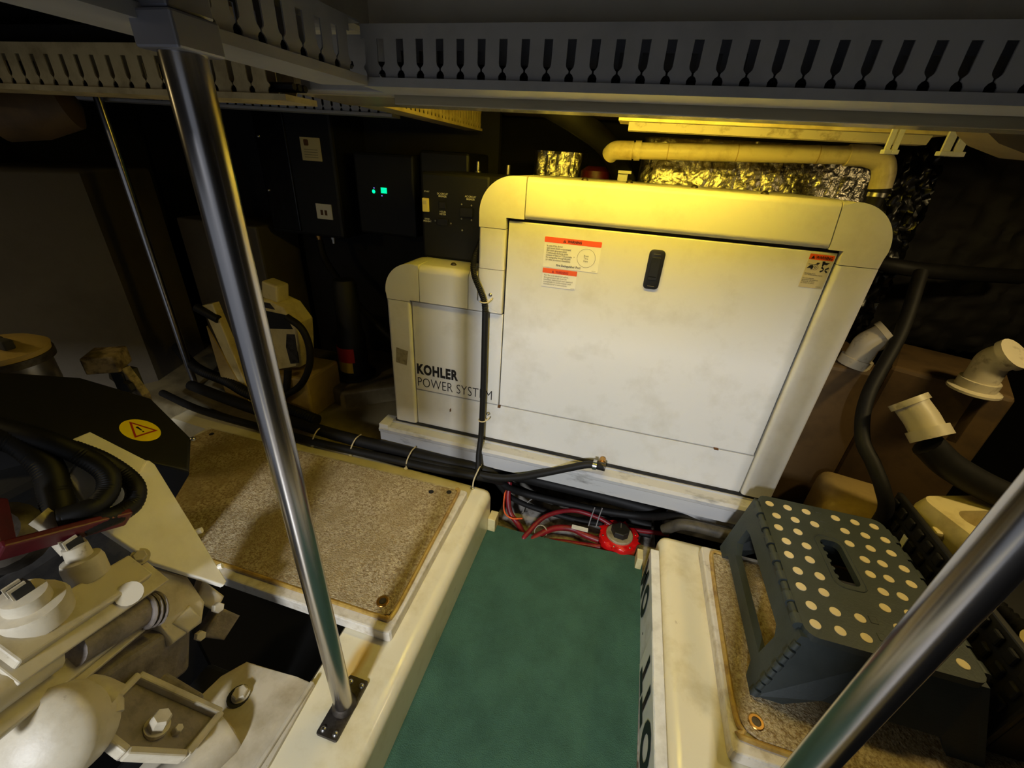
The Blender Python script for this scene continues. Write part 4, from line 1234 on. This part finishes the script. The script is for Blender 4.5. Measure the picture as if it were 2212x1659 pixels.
# ================================================================== left and back
tk = thing('fuel_tank', 'large flat grey fuel tank along the left side', 'tank', (-2.15, 0.05, -0.2))
b = new()
prism(b, [(-2.42, -0.75), (-1.96, 0.10), (-2.08, 0.44), (-2.45, 0.44), (-2.48, -0.7)], (0, 0, 0.985), X, Y, (0, 0, -1.3), 0.02, 3)
put('shell', b, 'tank_grey', tk, smooth=True, ang=40)
b = new(); lathe(b, [(0.05, 0), (0.05, 0.02), (0.02, 0.025), (0.02, 0.06)], (-2.2, -0.1, 0.984), Z, 20); put('filler_neck', b, 'steel_dark', tk, smooth=True)
b = new(); box(b, (-2.05, 0.47, -0.1), (-1.60, 0.72, 0.78), 0.01)
tag(put('fuel_tank', b, 'tank_grey'), 'dark grey tank end behind the thin pole', 'tank')

# platform behind the left girder
b = new(); prism(b, [(-2.3, -0.05), (-0.80, -0.035), (-0.76, 0.25), (-0.80, 0.70), (-2.3, 0.70)], (0, 0, 0.12), X, Y, (0, 0, -0.2), 0.03, 4)
put('floor_platform', b, 'hull_cream', smooth=True, kind='structure')
b = new(); prism(b, [(-1.30, 0.27), (-1.05, 0.20), (-0.86, 0.36), (-0.95, 0.65), (-1.30, 0.65)], (0, 0, 0.195), X, Y, (0, 0, -0.075), 0.015, 3)
tag(put('bottle_shelf', b, 'hull_cream', smooth=True), 'low cream shelf under the black canister left of the generator', 'shelf')

# black canister with red and yellow bands
cn = thing('spray_canister', 'black canister with a red and a yellow band standing behind the generator end', 'canister', (-1.10, 0.36, 0.195))
b = new(); lathe(b, [(0.075, 0), (0.09, 0.008), (0.09, 0.018), (0.062, 0.024), (0.060, 0.20), (0.05, 0.23), (0.05, 0.42), (0.04, 0.44)], (-1.10, 0.36, 0.195), Z, 28); put('body', b, 'black_paint', cn, smooth=True)
b = new()
for k in range(13):
    pass
def band(r, z0, z1, a0, a1, m, nm):
    b = new()
    n = 12
    A = []
    for i in range(n + 1):
        a = math.radians(a0 + (a1 - a0) * i / n)
        A.append((b.verts.new((-1.10 + r * math.cos(a), 0.36 + r * math.sin(a), z0)), b.verts.new((-1.10 + r * math.cos(a), 0.36 + r * math.sin(a), z1)),
                  b.verts.new((-1.10 + (r - .003) * math.cos(a), 0.36 + (r - .003) * math.sin(a), z0)), b.verts.new((-1.10 + (r - .003) * math.cos(a), 0.36 + (r - .003) * math.sin(a), z1))))
    for p, q_ in zip(A, A[1:]):
        b.faces.new((p[0], q_[0], q_[1], p[1])); b.faces.new((p[2], p[3], q_[3], q_[2])); b.faces.new((p[1], q_[1], q_[3], p[3])); b.faces.new((p[0], p[2], q_[2], q_[0]))
    put(nm, b, m, cn, smooth=True)
band(0.0645, 0.285, 0.35, 190, 310, 'red_paint', 'red_band')
band(0.0635, 0.235, 0.284, 215, 300, 'yellow_paint', 'yellow_band')

# black cabinet on the bulkhead with paper labels
cab = thing('electrical_cabinet', 'tall black electrical cabinet with two paper labels on the back bulkhead', 'cabinet', (-1.36, 0.62, 0.72))
b = new(); box(b, (-1.56, 0.52, 0.76), (-1.19, 0.75, 1.25), 0.012); put('body', b, 'black_paint', cab)
b = new(); box(b, (-1.545, 0.512, 0.775), (-1.40, 0.5215, 1.235), 0.004); put('door', b, 'black_gloss', cab)
for (z_) in (1.13, 0.93):
    b = new(); dome(b, (-1.530, 0.512, z_), -Y, 0.008, 0.006); put('screw', b, 'steel_plain', cab, smooth=True)
b = new(); box(b, (-1.338, 0.5175, 1.055), (-1.247, 0.5205, 1.137)); l1 = put('paper_label', b, 'sticker_cream', cab)
b = new(); prism(b, rrect(-1.322, 1.108, -1.300, 1.130, 0.004, 2), (0, 0.517, 0), X, Z, (0, 0.0006, 0)); put('label_print', b, 'rust', l1)
for k in range(4):
    b = new(); box(b, (-1.325, 0.517, 1.066 + k * 0.009), (-1.262, 0.5176, 1.069 + k * 0.009)); put('label_print', b, 'ink_faint', l1)
b = new(); box(b, (-1.308, 0.5165, 0.836), (-1.233, 0.5205, 0.896)); l2 = put('paper_label', b, 'sticker_white', cab)
for k in range(2):
    b = new(); box(b, (-1.288 + k * 0.02, 0.516, 0.852), (-1.276 + k * 0.02, 0.5166, 0.872)); put('label_print', b, 'rust', l2)
for k in range(2):
    b = new(); lathe(b, [(0.014, 0), (0.014, 0.012), (0.010, 0.013), (0.010, 0.03)], (-1.35 + 0.075 * k, 0.56, 0.7605), -Z, 14); put('cable_gland', b, 'brass' if k == 0 else 'steel_plain', cab, smooth=True)
cable('thin grey-black hose dropping from the cabinet toward the generator', [(-1.35, 0.56, 0.735), (-1.32, 0.54, 0.66), (-1.22, 0.50, 0.57), (-1.10, 0.47, 0.47), (-0.97, 0.44, 0.39), (-0.85, 0.40, 0.34)], 0.016, 'black_rubber', 'hose', 'hose')
bc = thing('battery_charger', 'black charger with a small glowing green display left of the control box', 'charger', (-1.0, 0.6, 0.85))
b = new(); box(b, (-1.10, 0.51, 0.80), (-0.84, 0.75, 1.10), 0.01); put('body', b, 'black_paint', bc)
for k in range(4):
    b = new(); box(b, (-0.986, 0.5085, 0.960 + k * 0.0052), (-0.961, 0.5105, 0.9640 + k * 0.0052)); put('display_bar', b, 'lcd_green', bc)
b = new(); lathe(b, [(0.007, 0), (0.004, 0.004), (0, 0.005)], (-1.020, 0.51, 0.963), -Y, 12); put('indicator_light', b, 'lcd_green', bc)
for (ix, iz) in ((-1.017, 0.976), (-0.984, 0.950)):
    b = new(); lathe(b, [(0.0022, 0), (0, 0.002)], (ix, 0.51, iz), -Y, 8); put('indicator_light', b, 'led_blue', bc)
b = new(); box(b, (-0.82, 0.52, 0.80), (-0.62, 0.75, 1.12), 0.01)
tag(put('relay_box', b, 'black_plastic'), 'matt black box between the charger and the control box', 'box')

# cream pump unit with a carrying frame
pm = thing('oil_pump', 'cream plastic pump unit with a dark label behind the steel pole', 'pump', (-1.3, 0.15, 0.12))
b = new(); prism(b, [(-1.36, 0.30), (-1.255, 0.315), (-1.165, 0.335), (-1.145, 0.44), (-1.135, 0.52), (-1.178, 0.580), (-1.24, 0.598), (-1.36, 0.60)], (0, 0.10, 0), X, Z, (0, 0.09, 0), 0.01, 2); put('housing', b, 'cream_plastic', pm, smooth=True)
b = new(); prism(b, [(-1.30, 0.480), (-1.152, 0.500), (-1.172, 0.553), (-1.30, 0.558)], (0, 0.0985, 0), X, Z, (0, 0.004, 0)); put('label', b, 'black_paint', pm)
b = new(); prism(b, [(-1.30, 0.568), (-1.215, 0.567), (-1.232, 0.588), (-1.30, 0.590)], (0, 0.0985, 0), X, Z, (0, 0.004, 0)); put('grip_recess', b, 'steel_dark', pm)
b = new(); prism(b, [(-1.195, 0.35), (-1.155, 0.36), (-1.148, 0.48), (-1.185, 0.475), (-1.20, 0.42)], (0, 0.0982, 0), X, Z, (0, 0.004, 0)); put('worn_patch', b, 'steel_dark', pm)
b = new(); box(b, (-1.27, 0.11, 0.594), (-1.20, 0.17, 0.660), 0.008, rot=Matrix.Rotation(math.radians(12), 3, 'Y')); put('handle', b, 'cream_plastic', pm)
b = new(); prism(b, [(-1.515, 0.55), (-1.46, 0.566), (-1.39, 0.16), (-1.43, 0.13)], (0, 0.06, 0), X, Z, (0, 0.03, 0), 0.004); put('frame_leg', b, 'cream_plastic', pm)
b = new(); prism(b, [(-1.515, 0.47), (-1.40, 0.14), (-1.52, 0.13)], (0, 0.055, 0), X, Z, (0, 0.006, 0)); put('frame_gusset', b, 'tan_plastic', pm)
b = new(); tube(b, [(-1.53, 0.05, 0.545), (-1.45, 0.06, 0.505)], 0.016, 12, spline=False); put('handle_grip', b, 'black_rubber', pm, smooth=True)
b = new(); box(b, (-1.50, 0.08, 0.118), (-1.12, 0.28, 0.30), 0.01); put('base', b, 'tan_plastic', pm)
cable('black hose looped around the right side of the pump unit', [(-1.15, 0.08, 0.555), (-1.095, 0.08, 0.52), (-1.075, 0.08, 0.455), (-1.09, 0.08, 0.37), (-1.14, 0.07, 0.28), (-1.22, 0.06, 0.22), (-1.30, 0.05, 0.17)], 0.013, 'black_rubber', 'hose', 'hose')
cable('shorter black hose hanging below the pump housing', [(-1.20, 0.085, 0.33), (-1.205, 0.07, 0.27), (-1.23, 0.06, 0.21), (-1.28, 0.03, 0.17), (-1.34, 0.02, 0.15)], 0.014, 'black_rubber', 'hose', 'hose')
# strainer at far left, rusty latch
fl = thing('water_strainer', 'round sea water strainer with a clear bowl and dark handle at the left edge', 'strainer', (-1.30, -0.60, 0.52))
b = new(); lathe(b, [(0.070, 0), (0.078, 0.02), (0.078, 0.09)], (-1.30, -0.59, 0.555), Z, 32); put('bowl', b, 'steel_plain', fl, smooth=True)
b = new(); lathe(b, [(0.088, 0), (0.088, 0.016)], (-1.30, -0.59, 0.640), Z, 32); put('gasket', b, 'steel_dark', fl, smooth=True)
b = new(); lathe(b, [(0.084, 0), (0.086, 0.012), (0.07, 0.022), (0.0, 0.026)], (-1.30, -0.59, 0.656), Z, 32); put('lid', b, 'tan_plastic', fl, smooth=True)
b = new(); box(b, (-1.335, -0.605, 0.680), (-1.23, -0.585, 0.702), 0.004); box(b, (-1.31, -0.612, 0.672), (-1.275, -0.578, 0.698), 0.003); put('handle', b, 'black_grime_shade', fl)
b = new(); lathe(b, [(0.03, 0), (0.03, 0.45)], (-1.30, -0.59, 0.11), Z, 16); put('stem', b, 'steel_dark', fl, smooth=True)
lt = thing('rusty_bracket', 'grimy cream bracket with a lug behind the black engine cover', 'bracket', (-1.2, -0.44, 0.3))
b = new(); box(b, (-1.275, -0.475, 0.565), (-1.205, -0.40, 0.610), 0.004, rot=rotz(35)); put('block', b, 'grimy_cream', lt)
b = new(); prism(b, [(-1.25, 0.56), (-1.195, 0.572), (-1.16, 0.50), (-1.165, 0.455), (-1.20, 0.47), (-1.215, 0.51), (-1.26, 0.53)], (0, -0.44, 0), X, Z, (0, 0.02, 0), 0.003); put('arm', b, 'grimy_cream', lt)
b = new(); hexbolt(b, (-1.185, -0.44, 0.525), -Y, 0.016, 0.014); put('bolt', b, 'black_grime_shade', lt)
b = new(); box(b, (-1.235, -0.445, 0.12), (-1.195, -0.405, 0.56)); put('post', b, 'black_grime_shade', lt)
b = new(); lathe(b, [(0.02, -0.10), (0.055, -0.08), (0.065, 0), (0.055, 0.08), (0.02, 0.10)], (-1.52, -0.22, 1.140), V(0.75, 0.6, 0.25), 20)
tag(put('padded_hose', b, 'brown_box', smooth=True), 'brown padded hose end under the ceiling at upper left', 'hose')

# ================================================================== port engine
en = thing('marine_engine', 'white painted marine diesel engine with black hoses at the lower left', 'engine', (-0.80, -0.78, 0.10))


def flat(poly, thick, m, name, bev=0.004, parent=en, seg=2):
    pts = [Vector(p) for p in poly]
    c = sum(pts, Vector()) / len(pts)
    n = Vector()
    for i, p in enumerate(pts):
        q_ = pts[(i + 1) % len(pts)]
        n += (p - c).cross(q_ - c)
    n.normalize()
    camdir = Vector((0, -1.1, 1.1)) - c
    if n.dot(camdir) < 0:
        n = -n
    ux = (pts[1] - pts[0])
    ux = (ux - n * ux.dot(n)).normalized()
    uy = n.cross(ux)
    b = new()
    prism(b, [((p - c).dot(ux), (p - c).dot(uy)) for p in pts], c, ux, uy, -n * thick, bev, seg)
    return put(name, b, m, parent, smooth=True, ang=60, wn=True), c, n, ux, uy


def bar(p0, p1, w, h, up, m, name, bev=0.003, parent=en):
    p0, p1, up = Vector(p0), Vector(p1), Vector(up)
    d = (p1 - p0)
    L = d.length
    d.normalize()
    s = d.cross(up).normalized()
    u = s.cross(d).normalized()
    b = new()
    prism(b, [(-w / 2, -h / 2), (w / 2, -h / 2), (w / 2, h / 2), (-w / 2, h / 2)], p0, s, u, d * L, 0)
    t = b
    if bev:
        bevel(t, list(t.edges), bev, 2)
    return put(name, b, m, parent)


b = new(); box(b, (-1.22, -1.12, 0.06), (-0.90, -0.66, 0.44), 0.02); put('block', b, 'black_grime_shade', en)
b = new(); box(b, (-1.20, -1.10, 0.40), (-0.91, -0.70, 0.56), 0.02); put('head', b, 'black_paint', en)
cov, cc, cnrm, cux, cuy = flat([(-1.14, -0.700, 0.690), (-1.093, -0.564, 0.644), (-1.019, -0.499, 0.561), (-0.892, -0.530, 0.494), (-0.822, -0.619, 0.456), (-0.853, -0.643, 0.516), (-0.928, -0.683, 0.608), (-0.99, -0.80, 0.66)], 0.09, 'black_plastic', 'belt_cover', 0.010, seg=3)
# warning sticker on the cover
sc_ = Vector((-0.936, -0.598, 0.542))
sc_ = sc_ - cnrm * (sc_ - cc).dot(cnrm) + cnrm * 0.0006
right = (Vector((-0.917, -0.573, 0.532)) - Vector((-0.955, -0.623, 0.552)))
right = (right - cnrm * right.dot(cnrm)).normalized()
upv = cnrm.cross(right)
b = new(); prism(b, [(0.035 * math.cos(i * math.pi / 20), 0.035 * math.sin(i * math.pi / 20)) for i in range(40)], sc_, right, upv, cnrm * 0.0008); put('warning_sticker', b, 'sticker_yellow', cov)


def tri(r, th, m, off, rot):
    b = new()
    A = [(r * math.cos(math.radians(rot + 120 * k)), r * math.sin(math.radians(rot + 120 * k))) for k in range(3)]
    B = [(p[0] * th, p[1] * th) for p in A]
    va = [b.verts.new(sc_ + right * p[0] + upv * p[1] + cnrm * off) for p in A]
    vb = [b.verts.new(sc_ + right * p[0] + upv * p[1] + cnrm * off) for p in B]
    for k in range(3):
        b.faces.new((va[k], va[(k + 1) % 3], vb[(k + 1) % 3], vb[k]))
    put('sticker_triangle', b, m, cov)


TR = 12
tri(0.030, 0.76, 'ink_red', 0.0012, TR)
# exclamation mark pointing along the triangle axis
ea = math.radians(TR + 120)
e_u = right * math.cos(ea) + upv * math.sin(ea)
e_v = cnrm.cross(e_u)
b = new()
prism(b, [(-0.002, -0.0012), (0.010, -0.0026), (0.011, 0), (0.010, 0.0026), (-0.002, 0.0012)], sc_ + cnrm * 0.0012, e_u, e_v, cnrm * 0.0004)
prism(b, [(-0.0060 + 0.0018 * math.cos(i), 0.0018 * math.sin(i)) for i in [k * math.pi / 5 for k in range(10)]], sc_ + cnrm * 0.0012, e_u, e_v, cnrm * 0.0004)
put('sticker_mark', b, 'ink_black', cov)
b = new(); dome(b, (-0.885, -0.535, 0.494), cnrm, 0.006, 0.006); put('cover_bolt', b, 'steel_plain', cov, smooth=True)

# heat shield
shd, c2, n2, u2, v2 = flat([(-0.823, -0.660, 0.546), (-0.815, -0.657, 0.537), (-0.658, -0.713, 0.322), (-0.655, -0.723, 0.322), (-0.716, -0.780, 0.432), (-0.755, -0.792, 0.521), (-0.824, -0.775, 0.595), (-0.850, -0.740, 0.605)], 0.010, 'shield_cream', 'heat_shield', 0.003)
flat([(-0.876, -0.737, 0.627), (-0.873, -0.701, 0.626), (-0.817, -0.669, 0.551), (-0.805, -0.702, 0.536), (-0.839, -0.721, 0.574)], 0.008, 'shield_cream', 'shield_flange', 0.003)
for pp in ((-0.732, -0.686, 0.406), (-0.679, -0.704, 0.345)):
    pp = Vector(pp); pp = pp - n2 * (pp - c2).dot(n2)
    b = new(); lathe(b, [(0.006, -0.006), (0.006, 0.004)], pp, V(0.75, 0.62, 0.2), 8); put('shield_tab', b, 'shield_cream', shd)
# hoses
for pts, r_ in (([(-0.92, -0.80, 0.668), (-0.893, -0.782, 0.655), (-0.852, -0.782, 0.618), (-0.822, -0.800, 0.585), (-0.800, -0.818, 0.560), (-0.79, -0.85, 0.53)], 0.021),
               ([(-0.93, -0.785, 0.680), (-0.862, -0.765, 0.655), (-0.822, -0.748, 0.618), (-0.790, -0.745, 0.590), (-0.772, -0.760, 0.572), (-0.760, -0.785, 0.566), (-0.760, -0.805, 0.568), (-0.775, -0.83, 0.57)], 0.0165),
               ([(-0.850, -0.745, 0.625), (-0.822, -0.730, 0.598), (-0.793, -0.722, 0.566), (-0.768, -0.728, 0.547), (-0.752, -0.748, 0.535), (-0.742, -0.775, 0.540), (-0.740, -0.795, 0.548), (-0.75, -0.82, 0.55)], 0.0155)):
    b = new(); tube(b, pts, r_, 16, 8, ribs=(0.0052, 0.0009)); put('corrugated_hose', b, 'conduit', en, smooth=True)
b = new(); lathe(b, [(0.03, 0), (0.05, 0.02), (0.05, 0.06), (0.03, 0.08)], (-0.85, -0.86, 0.52), V(0.5, -0.3, 0.8), 20); put('alternator', b, 'steel_dark', en, smooth=True)
# burgundy bracket
bar((-0.735, -0.770, 0.530), (-0.752, -0.905, 0.590), 0.012, 0.034, V(0.4, -0.2, 0.9), 'burgundy', 'red_bracket')
bar((-0.752, -0.898, 0.587), (-0.80, -0.865, 0.635), 0.012, 0.030, V(0.4, -0.6, 0.6), 'burgundy', 'red_bracket')
# thermostat caps on their base plate
bdir = (Vector((-0.697, -0.793, 0.452)) - Vector((-0.668, -0.963, 0.513)))
nb = Vector((0.55, -0.15, 0.82))
bar((-0.676, -0.975, 0.508), (-0.712, -0.800, 0.446), 0.052, 0.022, nb, 'engine_white', 'cap_plate', 0.003)
bar((-0.662, -0.985, 0.494), (-0.698, -0.785, 0.424), 0.050, 0.007, nb, 'engine_white', 'lower_flange', 0.002)
for p, r_, h_, ax in (((-0.704, -0.925, 0.500), 0.040, 0.040, V(0.1, 0.05, 1)), ((-0.728, -0.850, 0.482), 0.026, 0.045, V(-0.25, 0.15, 1))):
    b = new(); lathe(b, [(r_, 0), (r_ * 1.02, h_ * 0.55), (r_ * 0.92, h_ * 0.75), (r_ * 0.62, h_ * 0.8), (r_ * 0.58, h_ * 1.25), (r_ * 0.3, h_ * 1.3)], p, ax, 24); cpn = put('sensor_cap', b, 'engine_white', en, smooth=True)
    q_ = Vector(p) + ax.normalized() * h_ * 1.25
    b = new(); box(b, q_ - V(0.008, 0.010, 0), q_ + V(0.008, 0.010, 0.016), 0.001); put('connector', b, 'black_plastic', en)
    for s_ in (-0.006, 0.004):
        b = new(); box(b, q_ + V(s_, -0.012, 0.003), q_ + V(s_ + 0.003, 0.006, 0.020)); put('connector_pin', b, 'engine_white', en)
b = new(); tube(b, [(-0.757, -0.838, 0.52), (-0.785, -0.835, 0.555), (-0.80, -0.84, 0.575)], 0.017, 14, 5); put('sensor_pipe', b, 'engine_white', en, smooth=True)
# castings on the side towards the walkway
flat([(-0.723, -0.774, 0.412), (-0.702, -0.746, 0.360), (-0.665, -0.752, 0.310), (-0.653, -0.778, 0.288), (-0.659, -0.833, 0.301), (-0.689, -0.823, 0.358), (-0.713, -0.808, 0.416)], 0.08, 'engine_white', 'casting', 0.008, seg=3)
flat([(-0.672, -0.775, 0.330), (-0.655, -0.775, 0.296), (-0.652, -0.805, 0.298), (-0.668, -0.812, 0.330)], 0.03, 'engine_white', 'casting_boss', 0.005)
flat([(-0.695, -0.728, 0.330), (-0.664, -0.722, 0.285), (-0.660, -0.748, 0.270), (-0.690, -0.756, 0.305)], 0.06, 'engine_white', 'casting_lug', 0.006)
flat([(-0.665, -0.735, 0.268), (-0.640, -0.722, 0.232), (-0.640, -0.765, 0.215), (-0.665, -0.785, 0.245)], 0.05, 'engine_grey', 'casting_lug', 0.006)
b = new(); hexbolt(b, (-0.655, -0.748, 0.290), V(0.8, -0.1, 0.5), 0.010, 0.014); put('bolt', b, 'engine_white', en)
b = new(); hexbolt(b, (-0.650, -0.795, 0.275), V(0.8, -0.1, 0.5), 0.009, 0.012); put('bolt', b, 'engine_white', en)
b = new(); tube(b, [(-0.672, -0.925, 0.435), (-0.682, -0.865, 0.402), (-0.688, -0.83, 0.385)], 0.024, 16, 5); put('oil_pipe', b, 'engine_grey', en, smooth=True)
for t in (0.2, 0.36, 0.52):
    p = Vector((-0.686, -0.842, 0.392)).lerp(Vector((-0.680, -0.800, 0.360)), t)
    b = new(); lathe(b, [(0.028, 0), (0.030, 0.003), (0.028, 0.006)], p, V(0.05, 0.8, -0.5), 18); put('clamp_ring', b, 'engine_grey', en, smooth=True)
b = new(); lathe(b, [(0.016, 0), (0.018, 0.01), (0.018, 0.03)], (-0.688, -0.835, 0.432), V(0.5, -0.2, 0.6), 16); put('plug', b, 'engine_white', en, smooth=True)
b = new(); hexbolt(b, (-0.725, -0.785, 0.452), V(0.6, -0.2, 0.8), 0.010, 0.012, 0.014); put('bolt', b, 'engine_white', en)
bar((-0.640, -1.060, 0.455), (-0.690, -0.850, 0.385), 0.030, 0.012, nb, 'engine_white', 'sump_rail', 0.003)
bar((-0.648, -0.985, 0.410), (-0.690, -0.82, 0.350), 0.012, 0.012, nb, 'engine_white', 'edge_lip', 0.002)
b = new(); tube(b, [(-0.645, -1.09, 0.50), (-0.660, -1.00, 0.475), (-0.676, -0.945, 0.450)], 0.022, 14, 5); put('fuel_rail', b, 'engine_white', en, smooth=True)
bar((-0.72, -0.95, 0.43), (-0.70, -0.82, 0.36), 0.05, 0.05, nb, 'engine_grey', 'side_casting', 0.008)
bar((-0.70, -1.02, 0.33), (-0.70, -0.80, 0.25), 0.06, 0.12, Z, 'engine_grey', 'side_casting', 0.01)
# round cover with a lug
axr = V(0.42, -0.55, 0.72)
rc = Vector((-0.640, -1.005, 0.375))
b = new(); lathe(b, [(0.066, -0.05), (0.068, 0.0), (0.066, 0.010), (0.055, 0.022), (0.03, 0.030), (0, 0.032)], rc, axr, 36); put('round_cover', b, 'engine_white', en, smooth=True)
b = new(); tube(b, [(-0.667, -0.965, 0.375), (-0.650, -0.945, 0.372), (-0.622, -0.938, 0.350)], 0.024, 14, 5); put('cover_lug', b, 'engine_white', en, smooth=True)
b = new(); lathe(b, [(0.012, 0), (0.014, 0.006), (0.013, 0.022)], (-0.626, -0.935, 0.352), V(0.5, -0.4, -0.3), 14); put('cover_lug_bolt', b, 'engine_white', en, smooth=True)
# mount bracket: tray with a rim and a bolt
tray = [(-0.672, -0.892, 0.292), (-0.561, -0.860, 0.188), (-0.548, -0.936, 0.216), (-0.590, -0.968, 0.285), (-0.640, -0.965, 0.330)]
mb, c3, n3, u3, v3 = flat(tray, 0.012, 'engine_grey', 'mount_tray', 0.002)
for i in range(len(tray)):
    p, q_ = Vector(tray[i]), Vector(tray[(i + 1) % len(tray)])
    p = p - n3 * (p - c3).dot(n3); q_ = q_ - n3 * (q_ - c3).dot(n3)
    if i in (0, 1, 2, 3, 4):
        bar(p + n3 * 0.004, q_ + n3 * 0.004, 0.012, 0.020, n3, 'engine_white', 'mount_rim', 0.003)
pb = Vector((-0.592, -0.920, 0.262))
pb = pb - n3 * (pb - c3).dot(n3)
b = new(); hexbolt(b, pb, n3 + V(-0.1, 0, 0.4), 0.014, 0.030, 0.018); put('mount_bolt', b, 'engine_white', en)
b = new(); hexbolt(b, pb + u3 * 0.03 + v3 * 0.006, n3, 0.007, 0.012); put('mount_bolt', b, 'engine_white', en)
bar((-0.700, -0.90, 0.24), (-0.60, -0.90, 0.20), 0.10, 0.03, Z, 'engine_grey', 'mount_arm', 0.006)
# foot plate of the mount on the girder
b = new(); prism(b, [(-0.606, -0.763), (-0.632, -0.800), (-0.640, -0.85), (-0.640, -1.05), (-0.437, -1.05), (-0.437, -0.885), (-0.447, -0.757), (-0.49, -0.757)], (0, 0, 0.158), X, Y, (0, 0, -0.03), 0.003); put('mount_foot', b, 'engine_white', en)
b = new(); box(b, (-0.455, -1.05, 0.158), (-0.447, -0.757, 0.166), 0.002); put('foot_flange', b, 'engine_white', en)
b = new()
lathe(b, [(0.038, -0.09), (0.038, 0.03), (0.033, 0.040), (0, 0.044)], (-0.548, -0.905, 0.160), V(0.35, 1, 0), 24)
put('rubber_mount_cup', b, 'engine_white', en, smooth=True)
b = new(); lathe(b, [(0.020, 0), (0.020, 0.003)], (-0.569, -0.819, 0.158), Z, 18); put('slot_washer', b, 'black_grime_shade', en)
b = new(); hexbolt(b, (-0.566, -0.816, 0.160), Z, 0.0135, 0.012, 0.016); put('foot_bolt', b, 'engine_white', en)
# bearers the engine rests on
b = new(); box(b, (-0.70, -1.30, -0.55), (-0.447, -0.775, 0.1275), 0.01)
tag(put('engine_bearer', b, 'bilge'), 'dark engine bearer beside the left girder', 'bearer')
b = new(); box(b, (-1.20, -1.30, -0.55), (-0.85, -0.70, 0.062), 0.01)
tag(put('engine_bearer', b, 'bilge'), 'dark engine bearer deep under the engine block', 'bearer')

# ================================================================== groups of look-alikes
GROUPS = {'cable_duct': 'slotted cable ducts under the ceiling', 'steel_pole': 'steel poles', 'hatch_board': 'carpeted hatch boards',
          'hull_girder': 'cream fibreglass girders', 'ceiling_beam': 'ceiling beams', 'ceiling_lamp': 'warm ceiling lamps',
          'wood_cleat': 'cream blocks at the walkway corners', 'pipe_hanger': 'white pipe hangers', 'pipe_elbow': 'pale pipe elbows',
          'battery_case': 'brown boxes right of the generator', 'fuel_tank': 'grey tanks on the left', 'engine_bearer': 'dark engine bearers',
          'cable_tie': 'cable ties', 'hose': 'loose hoses', 'foil_wrap': 'silver foil insulation', 'plastic_sheet': 'black plastic sheeting',
          'terminal_post': 'metal posts behind the control box', 'paper_tag': 'small white tags'}
for o in list(bpy.data.objects):
    if o.parent is None and 'label' in o.keys():
        base = o.name.split('.')[0]
        if base == 'cable':
            o['group'] = 'red battery cables' if 'red battery' in o['label'] else 'black cables behind the mat and girders'
        elif base in GROUPS:
            o['group'] = GROUPS[base]
